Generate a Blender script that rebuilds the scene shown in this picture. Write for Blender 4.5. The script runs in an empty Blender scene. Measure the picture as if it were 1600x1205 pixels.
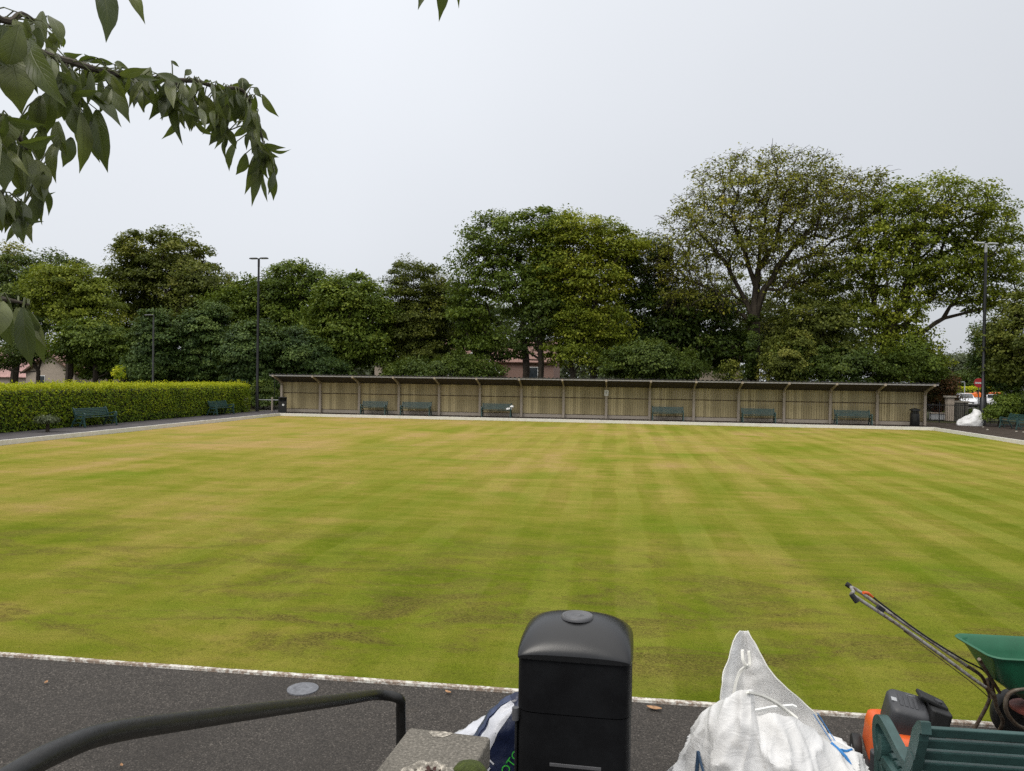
import bpy, bmesh, math, random
import numpy as np
from mathutils import Vector, Matrix, noise

C = bpy.context.scene
COL = C.collection
rad = math.radians

# ------------------------------------------------------------------ camera
FPX, CX, CY, H = 1188.0, 800.0, 602.5, 2.4
yaw, pitch, roll = rad(7.86), rad(-0.52), rad(0.83)
FW = Vector((-math.sin(yaw) * math.cos(pitch), math.cos(yaw) * math.cos(pitch), math.sin(pitch)))
_R = Vector((math.cos(yaw), math.sin(yaw), 0)); _U = _R.cross(FW)
RT = _R * math.cos(roll) + _U * math.sin(roll)
UP = -_R * math.sin(roll) + _U * math.cos(roll)
EYE = Vector((0, 0, H))
cam = bpy.data.cameras.new('camera'); camo = bpy.data.objects.new('camera', cam); COL.objects.link(camo)
cam.sensor_width = 36; cam.lens = FPX / 1600 * 36; cam.clip_start = 0.05; cam.clip_end = 2000
M = Matrix((RT, UP, -FW)).transposed().to_4x4(); M.translation = EYE
camo.matrix_world = M
C.camera = camo

# ------------------------------------------------------------------ sky and sun
SUN_EL, SUN_AZ = rad(52), rad(215)            # azimuth clockwise from +Y: behind the viewer, to the left
W = bpy.data.worlds.new('World'); C.world = W; W.use_nodes = True
nt = W.node_tree; nt.nodes.clear()
def wn(t, **k):
    n = nt.nodes.new(t)
    for a, b in k.items(): setattr(n, a, b)
    return n
sky = wn('ShaderNodeTexSky'); sky.sky_type = 'NISHITA'; sky.sun_disc = False
sky.sun_elevation = SUN_EL; sky.sun_rotation = SUN_AZ; sky.air_density = 1; sky.dust_density = 2
tc = wn('ShaderNodeTexCoord')
sep = wn('ShaderNodeSeparateXYZ'); nt.links.new(tc.outputs['Generated'], sep.inputs[0])
ramp = wn('ShaderNodeValToRGB')                # cloud deck: a little brighter overhead, as overcast skies are
nt.links.new(sep.outputs['Z'], ramp.inputs[0])
cr = ramp.color_ramp
cr.elements[0].position = 0.0; cr.elements[0].color = (0.755, 0.785, 0.825, 1)
cr.elements[1].position = 1.0; cr.elements[1].color = (2.3, 2.28, 2.25, 1)
e = cr.elements.new(0.18); e.color = (0.85, 0.88, 0.93, 1)
e = cr.elements.new(0.48); e.color = (0.97, 1.005, 1.06, 1)
e = cr.elements.new(0.72); e.color = (1.55, 1.56, 1.58, 1)
nz = wn('ShaderNodeTexNoise'); nz.inputs['Scale'].default_value = 1.1; nz.inputs['Detail'].default_value = 3
nt.links.new(tc.outputs['Generated'], nz.inputs['Vector'])
mr = wn('ShaderNodeMapRange'); mr.inputs[1].default_value = 0.3; mr.inputs[2].default_value = 0.7
mr.inputs[3].default_value = 9.2; mr.inputs[4].default_value = 10.2
nt.links.new(nz.outputs[0], mr.inputs[0])
# the cloud is thicker towards the right-hand (north-east) side of the sky
dm = wn('ShaderNodeVectorMath', operation='DOT_PRODUCT'); dm.inputs[1].default_value = (0.98, 0.2, 0)
nt.links.new(tc.outputs['Generated'], dm.inputs[0])
mr2 = wn('ShaderNodeMapRange'); mr2.inputs[1].default_value = -0.15; mr2.inputs[2].default_value = 0.75
mr2.inputs[3].default_value = 1.0; mr2.inputs[4].default_value = 0.74
nt.links.new(dm.outputs['Value'], mr2.inputs[0])
mm = wn('ShaderNodeMath', operation='MULTIPLY'); nt.links.new(mr.outputs[0], mm.inputs[0]); nt.links.new(mr2.outputs[0], mm.inputs[1])
vs = wn('ShaderNodeVectorMath', operation='SCALE')
nt.links.new(ramp.outputs[0], vs.inputs[0]); nt.links.new(mm.outputs[0], vs.inputs['Scale'])
mx = wn('ShaderNodeMix', data_type='RGBA'); mx.inputs[0].default_value = 0.93
nt.links.new(sky.outputs[0], mx.inputs[6]); nt.links.new(vs.outputs[0], mx.inputs[7])
bg = wn('ShaderNodeBackground'); bg.inputs[1].default_value = 0.1
nt.links.new(mx.outputs[2], bg.inputs[0])
wo = wn('ShaderNodeOutputWorld'); nt.links.new(bg.outputs[0], wo.inputs[0])
sl = bpy.data.lights.new('sun', 'SUN'); sl.energy = 1.5; sl.angle = rad(28); sl.color = (1, 0.95, 0.87)
so = bpy.data.objects.new('sun', sl); COL.objects.link(so)
sdir = Vector((math.sin(SUN_AZ) * math.cos(SUN_EL), math.cos(SUN_AZ) * math.cos(SUN_EL), math.sin(SUN_EL)))
so.rotation_euler = sdir.to_track_quat('Z', 'Y').to_euler(); so.location = (0, 0, 40)
C.view_settings.view_transform = 'Standard'; C.view_settings.look = 'None'
C.view_settings.exposure = 0.0; C.view_settings.gamma = 1
C.cycles.max_bounces = 5; C.cycles.diffuse_bounces = 3; C.cycles.glossy_bounces = 2
C.cycles.transmission_bounces = 3; C.cycles.transparent_max_bounces = 4
C.cycles.use_denoising = False
C.render.filter_size = 1.1

# ------------------------------------------------------------------ helpers
def ray(x, y): return FW + RT * ((x - CX) / FPX) - UP * ((y - CY) / FPX)
def at(x, y, Y): r = ray(x, y); return EYE + r * (Y / r.y)           # a point of the photo on the plane at distance Y
def atz(x, y, z): r = ray(x, y); return EYE + r * ((z - H) / r.z)    # ... on a level plane
def atd(x, y, d): return EYE + ray(x, y) * d                         # ... at depth d

def tag(o, label=None, cat=None, group=None, kind=None):
    if label: o['label'] = label
    if cat: o['category'] = cat
    if group: o['group'] = group
    if kind: o['kind'] = kind
    return o
def thing(name, label, cat, loc=(0, 0, 0), rz=0, group=None):
    o = bpy.data.objects.new(name, None); o.empty_display_size = 0.2; COL.objects.link(o)
    o.location = loc; o.rotation_euler = (0, 0, rz)
    return tag(o, label, cat, group)
def dup(root, loc=None, rz=None, label=None, scale=None):
    def cp(o, par):
        c = o.copy(); COL.objects.link(c)
        if par: c.parent = par
        for ch in KIDS.get(o.name, []): cp(ch, c)
        return c
    r = cp(root, None)
    if loc is not None: r.location = loc
    if rz is not None: r.rotation_euler = (0, 0, rz)
    if label: r['label'] = label
    if scale: r.scale = scale
    return r
KIDS = {}

class MB:
    """collects shapes and links them as ONE mesh object"""
    def __init__(s): s.v, s.f = [], []
    def add(s, vs, fs):
        n = len(s.v); s.v += [tuple(p) for p in vs]; s.f += [tuple(i + n for i in f) for f in fs]; return s
    def box(s, c, d, rot=None):
        x, y, z = d[0] / 2, d[1] / 2, d[2] / 2
        vs = [Vector((a, b, e)) for a in (-x, x) for b in (-y, y) for e in (-z, z)]
        if rot is not None: vs = [rot @ p for p in vs]
        vs = [p + Vector(c) for p in vs]
        return s.add(vs, [(0, 1, 3, 2), (4, 6, 7, 5), (0, 4, 5, 1), (2, 3, 7, 6), (0, 2, 6, 4), (1, 5, 7, 3)])
    def tube(s, pts, r, n=8, cap=True):
        pts = [Vector(p) for p in pts]
        rs = r if isinstance(r, (list, tuple)) else [r] * len(pts)
        rings, nv = [], None
        for i, p in enumerate(pts):
            t = (pts[min(i + 1, len(pts) - 1)] - pts[max(i - 1, 0)]).normalized()
            if nv is None:
                nv = t.orthogonal().normalized()
            nv = (nv - t * nv.dot(t))
            nv = nv.normalized() if nv.length > 1e-6 else t.orthogonal().normalized()
            b = t.cross(nv)
            rings.append([p + (nv * math.cos(a) + b * math.sin(a)) * rs[i] for a in (2 * math.pi * k / n for k in range(n))])
        vs = [q for rg in rings for q in rg]
        fs = [(i * n + k, i * n + (k + 1) % n, (i + 1) * n + (k + 1) % n, (i + 1) * n + k) for i in range(len(pts) - 1) for k in range(n)]
        if cap: fs += [tuple(range(n))[::-1], tuple((len(pts) - 1) * n + k for k in range(n))]
        return s.add(vs, fs)
    def bar(s, pts, w, side):
        """flat bar: w across in the plane of the path, side = thickness vector (half each way)"""
        pts = [Vector(p) for p in pts]; side = Vector(side); vs = []
        ws = w if isinstance(w, (list, tuple)) else [w] * len(pts)
        for i, p in enumerate(pts):
            t = (pts[min(i + 1, len(pts) - 1)] - pts[max(i - 1, 0)]).normalized()
            b = t.cross(side).normalized() * ws[i] / 2
            vs += [p - b - side / 2, p + b - side / 2, p + b + side / 2, p - b + side / 2]
        n = len(pts)
        fs = [(i * 4 + k, i * 4 + (k + 1) % 4, i * 4 + 4 + (k + 1) % 4, i * 4 + 4 + k) for i in range(n - 1) for k in range(4)]
        fs += [(3, 2, 1, 0), tuple((n - 1) * 4 + k for k in range(4))]
        return s.add(vs, fs)
    def rings(s, rings, cap=True):
        n = len(rings[0]); vs = [p for r in rings for p in r]
        fs = [(i * n + k, i * n + (k + 1) % n, (i + 1) * n + (k + 1) % n, (i + 1) * n + k) for i in range(len(rings) - 1) for k in range(n)]
        if cap: fs += [tuple(range(n))[::-1], tuple((len(rings) - 1) * n + k for k in range(n))]
        return s.add(vs, fs)
    def lathe(s, prof, n=20, c=(0, 0, 0), rot=None):
        rg = []
        for r, z in prof:
            ps = [Vector((r * math.cos(2 * math.pi * k / n), r * math.sin(2 * math.pi * k / n), z)) for k in range(n)]
            if rot is not None: ps = [rot @ p for p in ps]
            rg.append([p + Vector(c) for p in ps])
        return s.rings(rg)
    def sheet(s, grid):
        m = len(grid[0]); vs = [p for r in grid for p in r]
        return s.add(vs, [(i * m + k, i * m + k + 1, (i + 1) * m + k + 1, (i + 1) * m + k) for i in range(len(grid) - 1) for k in range(m - 1)])
    def build(s, name, m, parent=None, smooth=False, bevel=0, sub=0, solid=0, seg=2):
        me = bpy.data.meshes.new(name); me.from_pydata(s.v, [], s.f)
        bm = bmesh.new(); bm.from_mesh(me); bmesh.ops.recalc_face_normals(bm, faces=bm.faces); bm.to_mesh(me); bm.free()
        return link(name, me, m, parent, smooth, bevel, sub, solid, seg)
def link(name, me, m, parent=None, smooth=False, bevel=0, sub=0, solid=0, seg=2):
    o = bpy.data.objects.new(name, me); COL.objects.link(o)
    if m: me.materials.append(m)
    if smooth:
        me.polygons.foreach_set('use_smooth', [True] * len(me.polygons))
        if len(me.polygons) < 60000: me.set_sharp_from_angle(angle=rad(48))
    if solid:
        md = o.modifiers.new('solid', 'SOLIDIFY'); md.thickness = solid; md.offset = 0
    if bevel:
        md = o.modifiers.new('bevel', 'BEVEL'); md.width = bevel; md.segments = seg; md.limit_method = 'ANGLE'; md.angle_limit = rad(35)
    if sub:
        md = o.modifiers.new('sub', 'SUBSURF'); md.levels = sub; md.render_levels = sub
    if parent is not None:
        o.parent = parent; KIDS.setdefault(parent.name, []).append(o)
    return o
def rrect(w, d, r, n=5, z=0, c=(0, 0)):
    ps = []
    for sx, sy, a0 in ((1, 1, 0), (-1, 1, 90), (-1, -1, 180), (1, -1, 270)):
        for k in range(n):
            a = rad(a0 + 90 * k / (n - 1)); ps.append(Vector((c[0] + sx * (w / 2 - r) + r * math.cos(a), c[1] + sy * (d / 2 - r) + r * math.sin(a), z)))
    return ps
def smoothpath(pts, n=6):
    pts = [Vector(p) for p in pts]; out = []
    for i in range(len(pts) - 1):
        p0, p1, p2, p3 = pts[max(i - 1, 0)], pts[i], pts[i + 1], pts[min(i + 2, len(pts) - 1)]
        for k in range(n):
            t = k / n
            out.append(0.5 * ((2 * p1) + (p2 - p0) * t + (2 * p0 - 5 * p1 + 4 * p2 - p3) * t * t + (3 * p1 - p0 - 3 * p2 + p3) * t ** 3))
    return out + [pts[-1]]
def text_mesh(body, size, ext=0.001, outline=0):
    cu = bpy.data.curves.new('lettering', 'FONT'); cu.body = body; cu.size = size; cu.extrude = ext
    cu.align_x = 'CENTER'; cu.align_y = 'CENTER'; cu.offset = outline
    o = bpy.data.objects.new('lettering', cu); COL.objects.link(o)
    bpy.context.view_layer.update()
    me = bpy.data.meshes.new_from_object(o.evaluated_get(bpy.context.evaluated_depsgraph_get()))
    bpy.data.objects.remove(o); return me

# ------------------------------------------------------------------ materials
class Mat:
    def __init__(s, name):
        s.m = bpy.data.materials.new(name); s.m.use_nodes = True; s.t = s.m.node_tree
        s.p = s.t.nodes['Principled BSDF']; s.out = s.t.nodes['Material Output']
        s.co = s.t.nodes.new('ShaderNodeTexCoord').outputs['Object']
    def n(s, t, ins=None, **k):
        n = s.t.nodes.new(t)
        for a, b in k.items(): setattr(n, a, b)
        for a, b in (ins or {}).items():
            if isinstance(b, bpy.types.NodeSocket): s.t.links.new(b, n.inputs[a])
            else: n.inputs[a].default_value = b
        return n
    def l(s, a, b): s.t.links.new(a, b)
    def map(s, sc=(1, 1, 1), rot=(0, 0, 0), v=None):
        return s.n('ShaderNodeMapping', {'Vector': v or s.co, 'Scale': sc, 'Rotation': rot}).outputs[0]
    def noise(s, scale, detail=4, rough=0.55, v=None, dist=0):
        return s.n('ShaderNodeTexNoise', {'Vector': v or s.co, 'Scale': scale, 'Detail': detail, 'Roughness': rough, 'Distortion': dist}).outputs[0]
    def rng(s, x, a, b, c=0.0, d=1.0):
        return s.n('ShaderNodeMapRange', {0: x, 1: a, 2: b, 3: c, 4: d}).outputs[0]
    def math(s, op, a, b=0.0): return s.n('ShaderNodeMath', {0: a, 1: b}, operation=op).outputs[0]
    def mix(s, f, a, b):
        a = a if isinstance(a, bpy.types.NodeSocket) else (*a, 1)
        b = b if isinstance(b, bpy.types.NodeSocket) else (*b, 1)
        return s.n('ShaderNodeMix', {0: f, 6: a, 7: b}, data_type='RGBA').outputs[2]
    def ramp(s, x, stops):
        n = s.n('ShaderNodeValToRGB', {0: x}); r = n.color_ramp
        while len(r.elements) < len(stops): r.elements.new(0.5)
        for e, (p, c) in zip(r.elements, stops): e.position = p; e.color = (*c, 1)
        return n.outputs[0]
    def bump(s, hgt, strength=0.3, dist=0.01):
        s.l(s.n('ShaderNodeBump', {'Height': hgt, 'Strength': strength, 'Distance': dist}).outputs[0], s.p.inputs['Normal'])
    def col(s, c):
        if isinstance(c, bpy.types.NodeSocket): s.l(c, s.p.inputs['Base Color'])
        else: s.p.inputs['Base Color'].default_value = (*c, 1)
    def set(s, rough=None, metal=None, spec=None):
        if rough is not None: s.p.inputs['Roughness'].default_value = rough
        if metal is not None: s.p.inputs['Metallic'].default_value = metal
        if spec is not None: s.p.inputs['Specular IOR Level'].default_value = spec
        return s
def plain(name, c, rough=0.6, var=0.25, scale=8, metal=0, bump=0.0, spec=0.5, bscale=60, stretch=(1, 1, 1), c2=None):
    m = Mat(name); v = m.map(stretch)
    f = m.rng(m.noise(scale, 5, 0.6, v), 0.3, 0.7)
    lo = c2 or tuple(x * (1 - var) for x in c); hi = tuple(x * (1 + var * 0.6) for x in c) if c2 is None else c
    m.col(m.mix(f, lo, hi)); m.set(rough, metal, spec)
    m.l(m.rng(m.noise(scale * 2.3, 3, 0.5, v), 0.3, 0.7, rough * 0.85, min(1, rough * 1.15)), m.p.inputs['Roughness'])
    if bump: m.bump(m.noise(bscale, 4, 0.6, v), bump, 0.01)
    return m.m

def mat_lawn():
    m = Mat('bowling_lawn')
    sp = m.n('ShaderNodeSeparateXYZ', {0: m.co}); X, Y = sp.outputs[0], sp.outputs[1]
    # mower bands half a metre wide, fading in and out in patches
    wob = m.rng(m.noise(0.35, 2), 0.3, 0.7, -0.05, 0.05)
    ph = m.math('MULTIPLY', m.math('ADD', X, wob), 2 * math.pi / 1.04)
    st = m.rng(m.math('SINE', ph), -0.22, 0.22, -1.0, 1.0)
    amp = m.rng(m.noise(0.22, 3, 0.6), 0.38, 0.62, 0.12, 1.0)
    right = m.rng(X, -10.0, 1.0, 0.30, 1.0)
    st = m.math('MULTIPLY', st, m.math('MULTIPLY', amp, right))
    big = m.noise(0.23, 5, 0.6, m.map((1.0, 0.75, 1), (0, 0, 0.3)), 0.4)
    med = m.noise(1.7, 6, 0.68, m.map((0.35, 1.2, 1), (0, 0, -0.04)), 0.3)
    lon = m.noise(0.6, 4, 0.6, m.map((1.6, 0.22, 1)))
    f = m.math('ADD', m.math('MULTIPLY', big, 0.9), m.math('ADD', m.math('MULTIPLY', med, 0.6), m.math('MULTIPLY', lon, 0.5)))
    far = m.rng(Y, 6.0, 26.0, -0.13, 0.13)  # near turf greener, and darkened in colour to stand in for foreground shade
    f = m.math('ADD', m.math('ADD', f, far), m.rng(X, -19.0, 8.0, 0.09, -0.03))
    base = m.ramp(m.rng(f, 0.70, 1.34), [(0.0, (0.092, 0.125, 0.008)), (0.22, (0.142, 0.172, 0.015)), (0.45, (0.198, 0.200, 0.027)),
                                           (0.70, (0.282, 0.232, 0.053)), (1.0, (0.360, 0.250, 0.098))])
    base = m.mix(m.math('MULTIPLY', m.math('MAXIMUM', st, 0.0), 0.46), base, m.mix(0.5, base, (0.34, 0.33, 0.08)))
    base = m.mix(m.math('MULTIPLY', m.math('MAXIMUM', m.math('SUBTRACT', 0.0, st), 0.0), 0.26), base, m.mix(0.6, base, (0.085, 0.105, 0.012)))
    # vivid green flushes
    g = m.rng(m.noise(0.5, 3, 0.5, m.map((0.55, 1.0, 1), (0, 0, 0.1))), 0.55, 0.74)
    base = m.mix(m.math('MULTIPLY', g, 0.6), base, (0.125, 0.190, 0.012))
    # worn, scarred turf in the first metres by the path
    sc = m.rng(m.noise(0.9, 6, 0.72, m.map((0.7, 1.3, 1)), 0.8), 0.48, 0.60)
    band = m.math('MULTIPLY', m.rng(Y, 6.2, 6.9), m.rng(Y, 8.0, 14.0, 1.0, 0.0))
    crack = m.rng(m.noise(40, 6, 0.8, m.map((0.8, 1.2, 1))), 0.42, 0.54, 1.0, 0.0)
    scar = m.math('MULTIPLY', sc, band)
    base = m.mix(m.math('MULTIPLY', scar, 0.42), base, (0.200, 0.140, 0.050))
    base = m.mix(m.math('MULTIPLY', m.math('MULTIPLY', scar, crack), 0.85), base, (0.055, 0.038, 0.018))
    # the blades: fine light and dark specks, greyer dead tips
    fine = m.noise(60, 6, 0.8)
    tuft = m.noise(9, 5, 0.7)
    base = m.mix(m.rng(tuft, 0.42, 0.30, 0, .45), base, (0.070, 0.085, 0.010))
    base = m.mix(m.rng(tuft, 0.58, 0.72, 0, .45), base, (0.30, 0.25, 0.065))
    fine2 = m.noise(160, 3, 0.7)
    k = m.math('ADD', m.math('MULTIPLY', fine, 0.6), m.math('MULTIPLY', fine2, 0.4))
    near = m.rng(Y, 6.0, 34.0, 1.0, 0.25)
    base = m.mix(m.math('MULTIPLY', m.rng(k, 0.50, 0.36), m.math('MULTIPLY', near, 1.0)), base, (0.040, 0.045, 0.010))
    base = m.mix(m.math('MULTIPLY', m.rng(k, 0.55, 0.68), m.math('MULTIPLY', near, 0.55)), base, (0.36, 0.33, 0.09))
    m.col(base); m.set(1.0, spec=0.0)
    m.bump(k, 0.9, 0.02)
    return m.m
def mat_asphalt():
    m = Mat('asphalt')
    vo = m.n('ShaderNodeTexVoronoi', {'Vector': m.co, 'Scale': 120.0})
    chip = m.rng(m.n('ShaderNodeSeparateColor', {0: vo.outputs['Color']}).outputs[0], 0.0, 1.0)
    patch = m.noise(0.8, 5, 0.6)
    c = m.ramp(chip, [(0.0, (0.022, 0.019, 0.016)), (0.5, (0.052, 0.045, 0.038)), (0.88, (0.080, 0.070, 0.060)), (1.0, (0.165, 0.145, 0.125))])
    c = m.mix(m.rng(patch, 0.35, 0.7, 0.0, 0.5), c, (0.050, 0.045, 0.040))
    gap = m.rng(vo.outputs['Distance'], 0.45, 0.75)
    damp = m.rng(m.noise(0.55, 5, 0.65, m.map((1, 1, 1), (0, 0, .4)), .8), 0.48, 0.66, 0, .5)
    c = m.mix(damp, c, (0.030, 0.026, 0.022))
    c = m.mix(m.rng(m.noise(2.5, 5, 0.7), 0.60, 0.75, 0, .35), c, (0.085, 0.068, 0.048))
    c = m.mix(m.math('MULTIPLY', gap, 0.5), c, (0.012, 0.011, 0.010))
    m.col(c); m.set(0.88, spec=0.3)
    m.bump(m.math('SUBTRACT', 1.0, vo.outputs['Distance']), 0.5, 0.005)
    return m.m
def mat_leaf(name, stops, trans=0.3, rough=0.55):
    m = Mat(name)
    a = m.n('ShaderNodeAttribute', attribute_name='tint').outputs['Fac']
    c = m.ramp(a, stops)
    m.col(c); m.set(rough, spec=0.25)
    tr = m.n('ShaderNodeBsdfTranslucent', {0: m.mix(0.5, c, (0.16, 0.20, 0.02))})
    ms = m.n('ShaderNodeMixShader', {0: trans, 1: m.p.outputs[0], 2: tr.outputs[0]})
    m.l(ms.outputs[0], m.out.inputs[0])
    return m.m
def mat_bark(name, c):
    m = Mat(name); v = m.map((1, 1, 0.25))
    f = m.noise(6, 6, 0.65, v)
    m.col(m.ramp(m.rng(f, 0.3, 0.7), [(0, tuple(x * 0.45 for x in c)), (0.5, c), (1, tuple(x * 1.5 for x in c))]))
    m.set(0.9, spec=0.2); m.bump(f, 0.7, 0.05); return m.m
def mat_wood(name, c, dark, grain=(9, 9, 0.6)):
    m = Mat(name)
    isl = m.n('ShaderNodeNewGeometry').outputs['Random Per Island']
    g = m.noise(3.0, 5, 0.65, m.map(grain)); big = m.noise(0.7, 3)
    f = m.math('ADD', m.math('MULTIPLY', g, 0.6), m.math('ADD', m.math('MULTIPLY', isl, 0.60), m.math('MULTIPLY', big, 0.4)))
    m.col(m.ramp(m.rng(f, 0.35, 1.1), [(0, dark), (0.5, tuple((a + b) / 2 for a, b in zip(c, dark))), (1, c)]))
    m.set(0.85, spec=0.2); m.bump(g, 0.3, 0.01); return m.m
def mat_concrete(name, c, speck=0.5, scale=120):
    m = Mat(name)
    a = m.noise(2.2, 6, 0.65); b = m.noise(scale, 4, 0.7)
    base = m.mix(m.rng(a, 0.3, 0.7), tuple(x * 0.6 for x in c), c)
    base = m.mix(m.math('MULTIPLY', m.rng(b, 0.52, 0.64), speck), base, tuple(min(1, x * 2.1) for x in c))
    base = m.mix(m.math('MULTIPLY', m.rng(b, 0.46, 0.36), speck), base, tuple(x * 0.3 for x in c))
    m.col(base); m.set(0.92, spec=0.2); m.bump(b, 0.5, 0.008); return m.m
def mat_kerb(nm, lo):
    m = Mat(nm)
    a = m.noise(5, 6, 0.7); b = m.noise(28, 5, 0.7)
    c = m.mix(m.rng(a, 0.3, 0.65), (0.56, 0.53, 0.46), (0.78, 0.77, 0.72))
    c = m.mix(m.rng(m.math('ADD', m.math('MULTIPLY', a, 0.5), m.math('MULTIPLY', b, 0.6)), lo, lo + .11), c, (0.26, 0.20, 0.155))
    m.col(c); m.set(0.8, spec=0.2); m.bump(b, 0.5, 0.01); return m.m
def mat_brick(name, c1, c2, mortar, s=1.0):
    m = Mat(name)
    v = m.n('ShaderNodeVectorMath', {0: m.co, 1: (1, 0, 1)}, operation='MULTIPLY').outputs[0]
    sp = m.n('ShaderNodeSeparateXYZ', {0: m.co})
    cv = m.n('ShaderNodeCombineXYZ', {0: m.math('ADD', sp.outputs[0], sp.outputs[1]), 1: sp.outputs[2], 2: 0.0}).outputs[0]
    br = m.n('ShaderNodeTexBrick', {'Vector': cv, 'Color1': (*c1, 1), 'Color2': (*c2, 1), 'Mortar': (*mortar, 1), 'Scale': s,
                                    'Brick Width': 0.225, 'Row Height': 0.075, 'Mortar Size': 0.008})
    m.col(m.mix(m.rng(m.noise(1.5, 4), 0.3, 0.8, 0, 0.35), br.outputs[0], c1)); m.set(0.9, spec=0.2); return m.m
def mat_plastic_bag():
    m = Mat('woven_white_bag')
    # woven polypropylene: faint weave, creases, grime
    sp = m.n('ShaderNodeSeparateXYZ', {0: m.co})
    g = m.noise(3.5, 5, 0.6); cr = m.noise(6, 3, 0.55, m.map((1, 1, 2.2), (0.5, 0.3, 0)), 1.2)
    c = m.mix(m.rng(g, 0.35, 0.7), (0.80, 0.79, 0.77), (0.90, 0.90, 0.90))
    c = m.mix(m.rng(m.noise(11, 5, 0.75), 0.58, 0.76, 0, 0.45), c, (0.52, 0.47, 0.40))
    m.col(c); m.set(0.5, spec=0.4)
    w = m.math('ADD', m.math('SINE', m.math('MULTIPLY', m.math('ADD', sp.outputs[0], sp.outputs[1]), 900)), m.math('SINE', m.math('MULTIPLY', sp.outputs[2], 900)))
    m.bump(cr, 0.22, 0.04)
    tr = m.n('ShaderNodeBsdfTranslucent', {0: (0.7, 0.69, 0.66, 1)})
    ms = m.n('ShaderNodeMixShader', {0: 0.22, 1: m.p.outputs[0], 2: tr.outputs[0]}); m.l(ms.outputs[0], m.out.inputs[0])
    return m.m
def mat_cherry_leaf():
    m = Mat('cherry_leaf')
    uv = m.n('ShaderNodeUVMap', uv_map='UVMap').outputs[0]
    sp = m.n('ShaderNodeSeparateXYZ', {0: uv}); u = m.math('ABSOLUTE', m.math('SUBTRACT', sp.outputs[0], 0.5)); v = sp.outputs[1]
    a = m.n('ShaderNodeAttribute', attribute_name='tint').outputs['Fac']
    top = m.ramp(a, [(0, (0.046, 0.062, 0.026)), (0.5, (0.092, 0.114, 0.034)), (1, (0.175, 0.195, 0.042))])
    top = m.mix(m.rng(m.noise(30, 4), 0.35, 0.7, 0, 0.5), top, (0.040, 0.050, 0.026))
    mid = m.rng(u, 0.02, 0.045, 1.0, 0.0)
    ve = m.rng(m.math('SINE', m.math('MULTIPLY', m.math('SUBTRACT', v, m.math('MULTIPLY', u, 0.55)), 62.0)), 0.80, 1.0)
    vein = m.math('MAXIMUM', mid, m.math('MULTIPLY', ve, 0.45))
    c = m.mix(m.math('MULTIPLY', vein, 0.6), top, (0.115, 0.130, 0.045))
    geo = m.n('ShaderNodeNewGeometry')
    c = m.mix(m.math('MULTIPLY', geo.outputs['Backfacing'], 0.55), c, (0.085, 0.105, 0.060))
    m.col(c); m.set(0.38, spec=0.5)
    m.bump(m.math('MULTIPLY', vein, -1.0), 0.4, 0.004)
    tr = m.n('ShaderNodeBsdfTranslucent', {0: m.mix(0.6, c, (0.16, 0.22, 0.018))})
    ms = m.n('ShaderNodeMixShader', {0: 0.36, 1: m.p.outputs[0], 2: tr.outputs[0]}); m.l(ms.outputs[0], m.out.inputs[0])
    return m.m
def mat_ground():
    m = Mat('park_ground'); n1 = m.noise(0.4, 6, 0.65); n2 = m.noise(6, 5, 0.7)
    c = m.mix(m.rng(n1, 0.35, 0.65), (0.055, 0.070, 0.018), (0.050, 0.038, 0.024))
    m.col(m.mix(m.rng(n2, 0.4, 0.7, 0, 0.6), c, (0.030, 0.026, 0.016))); m.set(0.95, spec=0.1); m.bump(n2, 0.6, 0.05); return m.m
def mat_rust(name, c, rust, amt=(0.45, 0.65)):
    m = Mat(name); f = m.rng(m.noise(22, 6, 0.7), *amt)
    m.col(m.mix(f, c, rust)); m.set(0.55, 0.35, 0.4); m.bump(m.noise(90, 4), 0.3, 0.003); return m.m
def mat_glass_dark(name, c=(0.02, 0.025, 0.03)):
    m = Mat(name); m.col(m.mix(m.rng(m.noise(3, 2), 0.3, 0.7), c, tuple(x * 2 for x in c))); m.set(0.08, spec=0.8); return m.m
def mat_bin(nm, spec, ro=.44, k=1.0):
    m = Mat(nm); n1 = m.noise(5, 5, 0.65); n2 = m.noise(220, 3, 0.6)
    sc = m.rng(m.noise(26, 5, 0.75, m.map((1.0, 1.0, 0.5), (0.2, 0.4, 0.3)), 1.5), 0.66, 0.74)
    c = m.mix(m.rng(n1, 0.35, 0.7), tuple(k * q for q in (0.008, 0.008, 0.0088)), tuple(k * q for q in (0.013, 0.0135, 0.0148)))
    m.col(m.mix(m.math('MULTIPLY', sc, 0.35), c, (0.07, 0.07, 0.07)))
    m.set(0.42, spec=spec); m.l(m.rng(n1, 0.3, 0.7, ro - .06, ro + .06), m.p.inputs['Roughness']); m.bump(n2, 0.10, 0.002); return m.m
def mat_roofsheet():
    m = Mat('corrugated_sheet'); f = m.noise(1.5, 5, 0.65); 
    m.col(m.mix(m.rng(f, 0.3, 0.7), (0.07, 0.07, 0.085), (0.16, 0.16, 0.19))); m.set(0.7, 0.1, 0.3); return m.m

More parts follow.
